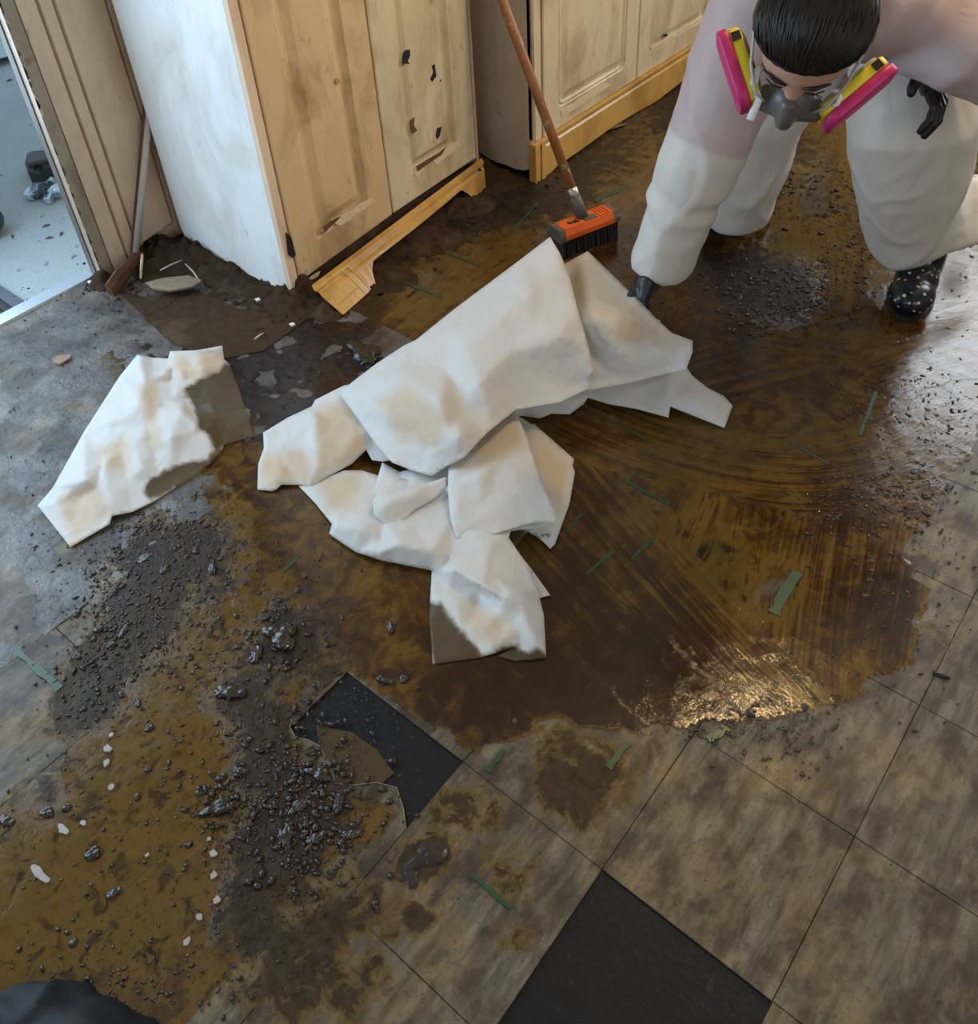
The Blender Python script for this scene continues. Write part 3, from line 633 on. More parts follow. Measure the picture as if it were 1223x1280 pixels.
# pale scum patches floating on the ochre water
sc_mat = plain('pale scum', (.36, .33, .31), .35, 0, .2, 60, .2)
for (px, py, w, el) in [(136,937,9,1.4), (134,955,7,1), (140,920,5,1), (140,985,6,1.2), (80,1038,11,1.5), (50,1093,16,2.2), (268,1068,8,1.3), (268,1095,7,1), (272,1126,7,1), (250,1148,7,1.2), (235,1178,7,1), (185,1070,4,1), (262,1050,4,1), (105,1030,5,1.4)]:
    c = G(px, py); s = w/ (F/np.linalg.norm(c-CAM))*.62; pts = []
    for k in range(11):
        a = k*2*math.pi/11; rr = s*random.uniform(.65, 1.15); pts.append((c[0]+rr*el*math.cos(a)*.8-rr*.2*math.sin(a), c[1]+rr/el*math.sin(a)+rr*.2*math.cos(a)))
    MB().prism(pts, .0005, .0058).build('scum_patch', sc_mat, None, False, 'pale grey scum fleck floating on the ochre water', 'scum', 'pale scum flecks on the ochre water')
# ================================================================== CABINETS
def rrect(y0, y1, zb, zt, r, n=6):
    pts = []
    for cx, cz, a0 in ((y1-r, zt-r, 0), (y0+r, zt-r, 90), (y0+r, zb+r, 180), (y1-r, zb+r, 270)):
        for k in range(n+1):
            a = math.radians(a0+90*k/n); pts.append((cx+r*math.cos(a), cz+r*math.sin(a)))
    return pts
def door(parent, name, x, y0, y1, z0, z1, ztop, insets, mat, thick=.02, corner_r=.02):
    """panelled door: x is the face plane; the bottom edge runs from z0 (at y0) to z1 (at y1)"""
    loops = []
    for (ins, dep_, r) in insets:
        pts = rrect(y0+ins, y1-ins, ins, ztop-ins-.05, max(r, .0008))
        L = []
        for (y, zz) in pts:
            s = (y-y0)/(y1-y0); zb = z0+(z1-z0)*s
            L.append((x+dep_, y, zb+zz*(ztop-zb)/(ztop-.05)))
        loops.append(L)
    back = [(x-thick, p[1], p[2]) for p in loops[0]]
    allL = [back]+loops; n = len(back); v = [p for L in allL for p in L]; f = []
    for i in range(len(allL)-1):
        for k in range(n): k2 = (k+1) % n; f.append((i*n+k, i*n+k2, (i+1)*n+k2, (i+1)*n+k))
    f.append(tuple((len(allL)-1)*n+k for k in range(n))); f.append(tuple(range(n))[::-1])
    return mk(name, v, f, mat, parent)

c1 = empty('tall_cabinet', (-2.25, 1.8, 0), 'tall cream two-door cabinet with a white side panel and broken yellow plinth trim', 'cabinet')
# side panel facing the doorway, ragged rotten lower edge
YB = 1.372; pts = []
n = 26
for k in range(n+1):
    x = -2.53+(.525)*k/n; zb = .012+.030*vnoise(np.array(x*30.), np.array(1.), 4)+(.05 if k == 0 else 0)-(.006 if k > 22 else 0)
    pts.append((x, float(zb)))
v = [(x, YB, z) for x, z in pts]+[(-2.005, YB, 2.12), (-2.53, YB, 2.12)]; m = len(v); v += [(p[0], p[1]+.016, p[2]) for p in v]
MBs = MB().add(v, [tuple(range(m)), tuple(range(m, 2*m))[::-1]]+[(i+m, (i+1) % m+m, (i+1) % m, i) for i in range(m)])
MBs.build('side_panel', M['white'], c1)
b = MB(); b.box(-2.53, -2.006, YB+.016, 2.262, .10, .118).box(-2.53, -2.006, YB+.016, 2.262, 2.10, 2.118).box(-2.53, -2.518, YB+.016, 2.262, .118, 2.1)
b.box(-2.53, -2.006, 2.246, 2.262, .118, 2.1); b.build('carcass', M['beige'], c1)
MB().box(-2.53, -1.99, 2.262, 2.276, .02, 2.12).build('side_panel', M['beige'], c1)
MB().hexa([(-2.004, YB, .012), (-1.985, YB, .012), (-1.985, YB+.029, .02), (-2.004, YB+.029, .02)], [(-2.004, YB, 2.12), (-1.985, YB, 2.12), (-1.985, YB+.029, 2.12), (-2.004, YB+.029, 2.12)]).build('face_stile', M['plank'], c1)
MB().box(-2.004, -1.992, YB+.026, 2.26, .02, .09).build('inner_plinth', M['debris'], c1)
ins1 = [(0, -.003, .003), (.004, 0, .003), (.094, 0, .004), (.100, -.009, .006), (.110, -.014, .012), (.122, -.014, .014), (.150, -.003, .018)]
d1 = door(c1, 'door', -1.984, 1.408, 1.822, .060, .094, 2.08, ins1, M['cream'])
ins2 = [(0, -.003, .003), (.004, 0, .003), (.098, 0, .004), (.104, -.009, .006), (.112, -.013, .010), (.122, -.013, .012), (.140, -.004, .014)]
d2 = door(c1, 'door', -1.984, 1.828, 2.256, .095, .114, 2.08, ins2, M['cream2'])
# damage on the doors
def onplane(poly, x, th, name, mat, parent):
    P = [AX(px, py, 0, x) for px, py in poly]; v = [(x, p[1], p[2]) for p in P]; m = len(v); v += [(x+th, p[1], p[2]) for p in P]
    return mk(name, v, [tuple(range(m))[::-1], tuple(range(m, 2*m))]+[(i, (i+1) % m, (i+1) % m+m, i+m) for i in range(m)], mat, parent)
for poly in [[(504,66), (507,62), (512,62), (512,70), (509,76), (512,80), (505,79), (504,82), (503,75)], [(539,82), (543,80), (545,95), (540,102), (537,99), (541,90)], [(546,160), (552,158), (549,170), (546,174), (544,170)], [(549,100), (551,99), (551,103)]]:
    onplane(poly, -1.990, .0028, 'chip', M['black'], d2)
onplane([(513,150), (518,146), (517,156), (521,163), (515,167), (513,160)], -1.990, .003, 'chip', plain('rust chip', (.16, .06, .02), .6), d2)
onplane([(518,212), (534,202), (548,193), (560,183), (572,176), (577,181), (568,189), (552,200), (545,206), (541,200), (530,209), (522,222), (518,219)], -1.985, .0026, 'peeled_edge', M['peel'], d2)
onplane([(403,287), (412,280), (414,274), (428,268), (440,262), (452,253), (464,248), (467,252), (456,261), (444,268), (436,276), (424,282), (418,279), (411,289), (405,292)], -1.985, .0026, 'peeled_edge', M['peel'], d1)
onplane([(404,284), (415,275), (426,270), (420,277), (410,286), (406,291)], -1.982, .002, 'dirt_crust', M['rotwood'], d1)
onplane([(520,208), (535,199), (550,190), (557,184), (552,193), (536,204), (522,214)], -1.982, .002, 'dirt_crust', M['rotwood'], d2)
onplane([(384,349), (394,342), (400,339), (397,345), (388,351)], -1.983, .003, 'peeled_edge', M['peel'], d1)
onplane([(418,99), (421,97), (424,101), (421,105), (418,103)], -1.987, .005, 'knob_scar', M['trimy'], d1)
onplane([(357,290), (363,296), (369,318), (366,322), (360,318)], -1.9845, .004, 'rot_spot', M['black'], d1)
# plinth trim: carved, twisted off at its lower left end
nseg = 30; v = []; f = []
bl, br_ = np.array(G(428, 389, .004)), np.array(G(606, 232, .004)); tl, tr_ = np.array(G(391, 357, .075)), np.array(G(603, 198, .112))
for k in range(nseg+1):
    s = k/nseg
    bo = bl*(1-s)+br_*s; to = tl*(1-s)+tr_*s; upv = to-bo
    # cut-out profile of the lower edge
    if s < .20: cut = 0.0
    elif s < .25: cut = (s-.20)/.05*.62
    elif s < .84: cut = .62-.04*math.sin((s-.25)/.59*math.pi)
    elif s < .90: cut = .62-(s-.84)/.06*.62
    else: cut = 0.0
    cut += .03*math.sin(k*2.3) if .2 < s < .3 else 0
    lo = bo+upv*cut; yd = np.array([.020, -.012, 0])
    prof = [(lo, 0), (lo, 1), (bo+upv*max(cut+.04, .70), 1.0), (bo+upv*max(cut+.06, .76), .55), (bo+upv*.86, .55), (bo+upv*.92, 1.1), (to, 1.1), (to, 0)]
    for p, d in prof: v.append(p+yd*d+np.array([-.004, 0, 0]))
m = 8
for k in range(nseg):
    for q in range(m): f.append((k*m+q, k*m+(q+1) % m, (k+1)*m+(q+1) % m, (k+1)*m+q))
f.append(tuple(range(m))[::-1]); f.append(tuple(nseg*m+q for q in range(m)))
trim = mk('plinth_trim', v, f, M['trimy'], c1)
onplane([(598,212), (600,210), (602,213), (599,215)], -1.955, .004, 'knot_hole', M['black'], trim)
# carved grooves on the fallen end block
for a_, b_ in [((.14, .02), (.14, .92)), ((.17, .02), (.17, .92)), ((.02, .30), (.14, .30))]:
    P = []
    for (s, h) in (a_, b_):
        bo = bl*(1-s)+br_*s; to = tl*(1-s)+tr_*s; P.append(bo+(to-bo)*h+np.array([.0165, -.0125, 0]))
    MB().tube(P, [.0022]*2, 6).build('carved_bead', M['trimy'], trim)

c2 = empty('base_cabinet', (-2.2, 3.1, 0), 'low cream base cabinet with raised panel doors and a yellow plinth board', 'cabinet')
XF = -1.835
# side panel, rotten rounded lower corner
v = []; n = 18
for k in range(n+1):
    x = -2.58+.735*k/n; zb = .02+.05*max(0, (-1.95-x)/.5)+.012*float(vnoise(np.array(x*35.), np.array(2.), 8))
    if k == n: zb = .05
    v.append((x, 2.400, zb))
v += [(-1.845, 2.400, .87), (-2.58, 2.400, .87)]; m = len(v); v += [(p[0], p[1]+.016, p[2]) for p in v]
MB().add(v, [tuple(range(m)), tuple(range(m, 2*m))[::-1]]+[(i+m, (i+1) % m+m, (i+1) % m, i) for i in range(m)]).build('side_panel', M['beige'], c2)
b = MB(); b.box(-2.58, XF-.022, 2.416, 4.3, .15, .168).box(-2.58, -2.56, 2.416, 4.3, .168, .87).box(-2.58, XF-.022, 4.284, 4.3, .168, .87); b.build('carcass', M['beige'], c2)
MB().box(XF-.022, XF-.006, 2.416, 2.452, .15, .87).build('face_stile', M['cream2'], c2)
MB().box(XF-.022, XF-.004, 2.40, 2.412, .16, .87).build('face_stile', M['jambm'], c2)
insB = [(0, -.003, .003), (.004, 0, .004), (.085, 0, .030), (.090, -.005, .028), (.098, -.002, .026), (.108, -.008, .022), (.118, -.008, .02), (.142, -.002, .016)]
doors2 = []
for (ya, yb) in ((2.458, 3.066), (3.074, 3.68), (3.688, 4.28)):
    doors2.append(door(c2, 'door', XF, ya, yb, .150, .150, .86, insB, M['cream2']))
onplane([(700,138), (718,128), (738,115), (758,103), (764,106), (742,121), (722,134), (703,146)], XF-.0005, .0024, 'peeled_edge', M['peel'], doors2[0])
onplane([(812,58), (828,50), (846,40), (862,30), (866,33), (848,45), (830,54), (814,62)], XF-.0005, .0024, 'peeled_edge', M['peel'], doors2[1])
onplane([(829,43), (833,42), (835,44), (831,46)], XF-.0005, .003, 'chip', M['black'], doors2[1])
# plinth board
pb = MB(); nseg = 40; v = []; f = []
for k in range(nseg+1):
    y = 2.388+(4.3-2.388)*k/nseg; lo = .004+(.02*float(vnoise(np.array(y*9.), np.array(3.), 5)) if .05 < k/nseg else 0)
    for (x, z) in ((XF-.015, lo), (XF+.010, lo), (XF+.010, .118), (XF+.004, .124), (XF+.004, .132), (XF+.014, .140), (XF+.014, .149), (XF-.015, .149)): v.append((x, y, z))
for k in range(nseg):
    for q in range(8): f.append((k*8+q, k*8+(q+1) % 8, (k+1)*8+(q+1) % 8, (k+1)*8+q))
f.append(tuple(range(8))[::-1]); f.append(tuple(nseg*8+q for q in range(8)))
pt = mk('plinth_trim', v, f, M['trimy'], c2)
MB().box(XF+.0105, XF+.0165, 2.386, 2.412, .003, .150).box(XF+.0105, XF+.0165, 2.424, 2.446, .003, .148).build('corner_block', M['trimy'], c2)
MB().hexa([(-2.62, 2.39, .875), (-1.80, 2.39, .875), (-1.80, 4.5, .875), (-2.62, 4.5, .875)], [(-2.62, 2.39, .91), (-1.80, 2.39, .91), (-1.80, 4.5, .91), (-2.62, 4.5, .91)]).build('worktop', M['beige'], None, False, 'plain beige worktop lying on the base cabinet', 'worktop')

# ------------------------------------------------------------------ corner by the cabinet: conduit, strip, rotten batten, debris
def wallpt(px, py, x=-2.575): return AX(px, py, 0, x)
A = wallpt(170, 315, -2.56); B = wallpt(186, 148, -2.55); d = B-A; top = A+d*1.25
MB().tube([A, A+d*.5, top], [.011, .011, .011], 10).build('conduit', M['conduit'], None, True, 'thin painted pipe leaning in the corner beside the white side panel', 'pipe')
A2 = wallpt(166, 316, -2.57); B2 = wallpt(181, 150, -2.56); d2_ = B2-A2
MB().tube([A2, A2+d2_*1.22], [(.005, .013)]*2, 6).build('wood_strip', M['rotwood'], None, False, 'dark narrow wood strip leaning beside the thin painted pipe', 'strip')
P0 = G(137, 366, .02); P1 = G(178, 317, .05)
bt = MB(); pts = [P0+(P1-P0)*k/6+np.array([random.uniform(-.006, .006), random.uniform(-.004, .004), random.uniform(0, .006)]) for k in range(7)]
bt.tube(pts, [(.012, .030), (.013, .034), (.013, .033), (.012, .031), (.012, .026), (.010, .022), (.006, .010)], 7).build('rotten_batten', M['rotwood'], None, False, 'rotten reddish brown batten lying at the foot of the plank wall', 'wood piece')
MB().tube([G(176, 348, .01), G(177, 330, .05), G(178, 318, .07)], [.004, .005, .004], 6).build('splinter', M['peel'], None, False, 'pale upright splinter beside the rotten batten', 'splinter')

def mound(x, y):
    z = np.zeros_like(x)
    px = W/2+F*((x)*RT[0]+(y)*RT[1]-CAMH*RT[2])/(x*FW[0]+y*FW[1]-CAMH*FW[2]); py = CY-F*((x)*UP[0]+(y)*UP[1]-CAMH*UP[2])/(x*FW[0]+y*FW[1]-CAMH*FW[2])
    for (bx, by, rx, ry, h) in [(215,318,32,16,.050), (185,330,20,16,.045), (250,328,26,14,.045), (290,345,30,14,.040), (330,362,30,13,.036), (362,380,22,13,.045), (385,372,26,16,.050), (128,352,14,10,.040), (410,392,16,10,.03), (455,350,60,18,.018), (520,300,50,18,.022), (570,255,40,14,.03), (620,225,30,12,.030), (600,215,14,10,.05), (850,105,20,10,.03)]:
        z += h*np.exp(-((px-bx)/rx)**2-((py-by)/ry)**2)
    return z
def zm(x, y):
    m_ = mound(x, y); return -.004+m_*(1+.8*(fbm(x*45, y*45, 14, 4)-.5)*2)+np.where(m_ > .004, .012*(fbm(x*90, y*90, 2, 3)-.4), 0)
dm, _ = heightgrid('debris_heap', -2.62, -1.6, 1.0, 3.3, .0075, zm, M['debris'], None, lambda x, y: (mound(x, y) > .0045) & ~((y > 2.40) & (x < -1.86)), label='brown crumbly debris heaped along the foot of the cabinets and wall', cat='debris', kind='stuff')
scatter('debris_crumbs', [(215,325,40,14,260,.002,.011), (300,350,50,16,320,.002,.010), (370,382,25,14,200,.002,.011), (150,352,20,12,120,.002,.010), (250,375,60,15,160,.001,.007), (540,280,70,22,200,.002,.009), (640,215,30,12,120,.002,.009), (200,350,40,16,120,.001,.006), (120,370,60,18,160,.0008,.004), (80,440,60,40,160,.0006,.003), (40,560,40,70,110,.0006,.003), (850,110,30,14,70,.002,.008), (740,190,50,20,60,.001,.005)],
        M['debris'], 'dry brown crumbs strewn along the cabinet foot', 'crumbs', .8)
# flat pieces among the debris
for poly, z, lab, nm, mt in [([(182,353), (205,347), (235,344), (252,350), (240,358), (212,363), (190,360)], .035, 'pale tan torn flake lying on the debris by the side panel', 'torn_flake', M['peel']),
                         ([(66,448), (72,444), (88,443), (88,447), (74,455), (67,453)], .010, 'small pale brown wood chip on the grey bare floor', 'wood_chip', M['plank'])]:
    P = [tuple(G(*q, z)[:2]) for q in poly]; MB().prism(P, z-.006, z).build(nm, plain('flake '+nm, (.26, .19, .12), .7, 0, .4, 60, .6), None, False, lab, 'flake')
for (a_, b_, z) in [((228,325), (200,338), .06), ((232,330), (250,352), .055), ((318,424), (330,416), .012), ((640,203), (665,196), .02)]:
    MB().tube([G(*a_, z), G((a_[0]+b_[0])/2+1, (a_[1]+b_[1])/2-1, z+.004), G(*b_, z-.008)], [.0022, .0028, .002], 6).build('twig', M['conduit'], None, True, 'thin twig lying loose on the debris', 'twig', 'twigs on the debris')
wf_ = plain('white flake', (.75, .74, .72), .6)
for (px, py) in [(365,405), (322,374), (347,384), (112,352)]:
    c = G(px, py, .012); MB().prism([(c[0]-.008, c[1]-.004), (c[0]+.006, c[1]-.006), (c[0]+.009, c[1]+.005), (c[0]-.003, c[1]+.007)], .008, .013).build('paint_flake', wf_, None, False, 'small white paint flake lying beside the cabinet side panel', 'paint flake', 'white paint flakes on the floor')
# bark-like strip on the far floor
P = [G(728, 166, .012), G(745, 160, .016), (G(765, 158, .014)), G(783, 155, .008)]
MB().tube(P, [(.016, .006), (.024, .008), (.022, .007), (.008, .004)], 8).build('bark_strip', M['rotwood'], None, True, 'dark ragged strip lying before the yellow plinth board', 'wood piece')

# ================================================================== OUTDOOR THINGS
GZ = -.03
def mat_rubber(name, col, rough=.35): return plain(name, col, rough, 0, .15, 20, .1)
c = G(60, 205, GZ+.02); sh = empty('black_pouch', c*np.array([1,1,0])+np.array([0,0,GZ]), 'black angular pouch lying on the concrete outside the doorway', 'pouch')
pp = [(32,208), (34,200), (44,196), (66,194), (70,206), (52,221), (36,218)]
P = [G(*q, GZ+.04)[:2] for q in pp]; cen = np.mean(P, 0)
v = [(p[0], p[1], GZ) for p in P]+[(p[0], p[1], GZ+.05) for p in P]+[(cen[0]+(p[0]-cen[0])*.7, cen[1]+(p[1]-cen[1])*.7, GZ+.075) for p in P]; n = 7
f = [tuple(range(n))[::-1]]+[(r*n+i, r*n+(i+1) % n, (r+1)*n+(i+1) % n, (r+1)*n+i) for r in range(2) for i in range(n)]+[tuple(2*n+i for i in range(n))]
mk('body', v, f, mat_rubber('black pouch', (.015, .017, .02), .4), sh)
MB().tube([G(36,207,GZ+.078), G(50,203,GZ+.082), G(66,200,GZ+.08)], [.012]*3, 8).build('flap_seam', mat_rubber('pouch seam', (.03, .033, .04), .3), sh, True)
# crumpled plastic bag
mb = MB()
for k in range(7):
    q = G(60+random.uniform(-10, 20), 238+random.uniform(-8, 8), GZ+.02); mb.ball(q, (.05, .04, .045), 10, 7)
v, nn, f = remeshed(mb, .012, 1)
for i in range(len(v)):
    p = Vector(v[i])*22; v[i] += nn[i]*.022*mnoise.cell(p*.8)+nn[i]*.010*mnoise.noise(p*1.5); v[i][2] = max(v[i][2], GZ)
def mat_bag():
    t = NT('blue silver plastic'); p = t.pos()
    c = t.mix(t.ramp(t.noise(p, 14, 3), [(.45, 0), (.55, 1)]), (.04, .055, .075), (.45, .58, .66))
    return t.done(t.bsdf(Base__Color=c, Roughness=.2, Metallic=.2))
mk('plastic_bag', v, f, mat_bag(), None, False, 'crumpled dark and silver plastic bag lying below the black pouch outdoors', 'plastic bag')
# rubber boot toe just in view
rb = empty('rubber_boot', G(-14, 292, GZ), 'dark teal rubber boot standing on the concrete outside', 'boot')
q = G(-12, 292, GZ)
mb = MB(); mb.ball(q+np.array([0, 0, .055]), (.075, .065, .055), 16, 10).ball(q+np.array([-.07, -.09, .06]), (.07, .09, .06), 16, 10).tube([q+np.array([-.10, -.13, .03]), q+np.array([-.11, -.14, .28])], [.055, .07], 14)
v, nn, f = remeshed(mb, .010, 4); v[:, 2] = np.maximum(v[:, 2], GZ)
mk('shaft', v, f, mat_rubber('teal rubber', (.02, .045, .05), .3), rb, True)
MB().ball(q+np.array([-.03, -.045, .008]), (.085, .11, .012), 18, 6, np.array([[math.cos(.9), -math.sin(.9), 0], [math.sin(.9), math.cos(.9), 0], [0, 0, 1]])).build('sole', mat_rubber('teal sole', (.012, .02, .022), .5), rb, True)
# ribbed mat
mt = empty('door_mat', (-2.9, .6, GZ), 'dark ribbed rubber doormat with a smooth border outside the doorway', 'doormat')
MB().box(-3.12, -2.725, .32, .885, GZ, GZ+.008).build('mat_base', mat_rubber('mat base', (.012, .014, .017), .6), mt)
bd = MB(); bd.box(-3.12, -2.725, .845, .885, GZ+.008, GZ+.014).box(-3.12, -2.725, .32, .36, GZ+.008, GZ+.014).box(-3.12, -3.08, .36, .845, GZ+.008, GZ+.014); bd.build('border', mat_rubber('mat border', (.07, .085, .11), .4), mt)
for k in range(22):
    y = .365+k*.0215; MB().box(-3.08, -2.73, y, y+.011, GZ+.008, GZ+.014).build('rib', mat_rubber('rib', (.02, .022, .025), .6) if k == 0 else bpy.data.materials['rib'], mt)
# pale board / kerb far outside
MB().hexa([G(-60, 92, GZ), G(18, 70, GZ), G(20, 52, GZ), G(-60, 60, GZ)], [G(-60, 90, GZ+.04), G(17, 68, GZ+.04), G(19, 50, GZ+.04), G(-60, 58, GZ+.04)]).build('pale_board', plain('pale board', (.42, .50, .50), .7), None, False, 'pale board lying flat on the concrete far outside', 'board')
# leaf scraps
for (px, py) in [(58,283), (62,298), (16,296), (12,101), (22,85), (77,293)]:
    c = G(px, py, GZ); a = random.uniform(0, 3); dv = np.array([math.cos(a), math.sin(a), 0])*.015; nv = np.array([-dv[1], dv[0], 0])*.3
    MB().hexa([c-dv, c+nv, c+dv, c-nv], [c-dv*.9+np.array([0,0,.004]), c+nv*.8+np.array([0,0,.008]), c+dv*.9+np.array([0,0,.005]), c-nv*.8+np.array([0,0,.007])]).build('leaf_scrap', M['metal'], None, False, 'small dry leaf scrap on the concrete outside', 'leaf scrap', 'leaf scraps on the outdoor concrete')

# ================================================================== BROOM
bo = G(727, 272, .10)
br = empty('push_broom', (bo[0], bo[1], 0), 'orange deck scrub broom with a worn wooden handle beside the base cabinet', 'broom')
e0 = np.array(G(692, 291, .085)); e1_ = np.array(G(768, 262, .085)); ax = e1_-e0; Lh = np.linalg.norm(ax); ax /= Lh; e0[2] = e1_[2] = .085
sd = np.array([ax[1], -ax[0], 0]); sd = sd if sd@(CAM-e0) > 0 else -sd
mid = (e0+e1_)/2
def hb(s0, s1, d0, d1, z0, z1, tz=0.0, td=0.0):
    P = lambda s, d, z: mid+ax*s+sd*d+np.array([0, 0, z-.085])
    return [P(s0, d0, z0), P(s1, d0, z0), P(s1, d1, z0), P(s0, d1, z0)], [P(s0, d0+td, z1), P(s1, d0+td, z1), P(s1, d1-td, z1), P(s0, d1-td, z1)]
M['orange'] = mat_painted('orange plastic', (.75, .13, .015), (.25, .06, .01), .3, 11.0)
M['greyp'] = plain('grey rubber', (.10, .095, .085), .5)
h2 = Lh/2
blk = MB(); blk.hexa(*hb(-h2+.025, h2-.025, -.036, .036, .062, .078)); blk.hexa(*hb(-h2+.025, h2-.025, -.036, .036, .0781, .100, td=.010)); hb_o = blk.build('head', M['orange'], br)
for k in range(4):
    s = h2-.075+k*.012; MB().hexa(*hb(s, s+.004, -.026, .026, .0995, .1025)).build('rib', M['orange'], br)
for s0, s1 in ((-h2, -h2+.025), (h2-.025, h2)):
    e = MB(); e.hexa(*hb(s0, s1, -.036, .036, .060, .078)); e.hexa(*hb(s0+(.006 if s0 < 0 else 0), s1-(0 if s0 < 0 else .006), -.035, .035, .0781, .099, td=.010)); e.build('end_cap', M['greyp'], br)
MB().hexa(*hb(-.012, .034, .002, .024, .0995, .1030)).build('label_plate', M['greyp'], br)
# black emblem
emb = [(-.070, .000), (-.060, .008), (-.052, .004), (-.044, .010), (-.036, .006), (-.030, .012), (-.027, .004), (-.033, -.002), (-.030, -.010), (-.036, -.008), (-.040, -.002), (-.050, -.004), (-.058, -.006), (-.062, -.013), (-.065, -.006)]
P = [mid+ax*a_+sd*(b_+.004) for a_, b_ in emb]; v = [(p[0], p[1], .0998) for p in P]+[(p[0], p[1], .1012) for p in P]; n = len(P)
mk('emblem', v, [tuple(range(n)), tuple(range(n, 2*n))]+[(i, (i+1) % n, (i+1) % n+n, i+n) for i in range(n)], M['black'], br)['label'] = 'black emblem'
bm_ = MB(); bris = plain('black bristle', (.012, .012, .014), .5)
for r in range(9):
    for c_ in range(24):
        s = -h2+.012+(Lh-.024)*c_/23; d = -.031+.062*r/8; p = mid+ax*s+sd*d
        fl = ax*random.uniform(-.004, .004)+sd*(d*.25+random.uniform(-.004, .004))
        bm_.tube([(p[0], p[1], .061), (p[0]+fl[0], p[1]+fl[1], .002)], [.0042, .0050], 5)
bm_.build('bristles', bris, br, kind='stuff')
# handle: from the socket to where it leans against the cabinet edge
hb0 = mid+ax*(-.004)+sd*(-.004)+np.array([0, 0, .012]); ht = AX(628, 0, 0, -1.83); dv = ht-hb0; dv /= np.linalg.norm(dv)
MB().tube([hb0, hb0+dv*.07, hb0+dv*.072], [.021, .019, .017], 14).build('socket', M['greyp'], br, True)
MB().tube([hb0+dv*.055, hb0+dv*.098, hb0+dv*.1], [.0185, .0180, .016], 14).build('ferrule', plain('dull metal ferrule', (.42, .40, .37), .35, .8, .3, 40), br, True)
def mat_handle():
    t = NT('worn handle'); p = t.pos()
    c = t.mix(t.noise(t.mapv(p, (8, 8, 1)), 6, 5), (.20, .072, .022), (.40, .17, .06))
    c = t.mix(t.ramp(t.noise(p, 26, 5, .7), [(.58, 0), (.64, .9)]), c, (.52, .45, .38))
    c = t.mix(t.ramp(t.noise(p, 60, 4, .7), [(.62, 0), (.68, .8)]), c, (.06, .03, .015))
    return t.done(t.bsdf(Base__Color=c, Roughness=.45, Normal=t.bump(t.noise(p, 80, 4), .2, .003)))
MB().tube([hb0+dv*.07, hb0+dv*.6, hb0+dv*.955, hb0+dv*.965], [.0155, .0155, .0155, .009], 14).build('handle', mat_handle(), br, True)

# ================================================================== CEILING LAMP (out of frame, lights the room warm)
lp = empty('ceiling_lamp', (-.53, 2.20, 2.5), 'round warm ceiling lamp with a glass globe', 'lamp')
MB().tube([(-.53, 2.20, 2.499), (-.53, 2.20, 2.42)], [.09, .08], 20).build('base', M['metal'], lp, True)
def mat_emit(name, col, st):
    t = NT(name); e = t.n('ShaderNodeEmission', Strength=st); e.inputs['Color'].default_value = (*col, 1); return t.done(e.outputs[0])
MB().ball((-.53, 2.20, 2.375), .06, 20, 14).build('globe', mat_emit('lamp glow', (1.0, .70, .34), 430), lp, True)

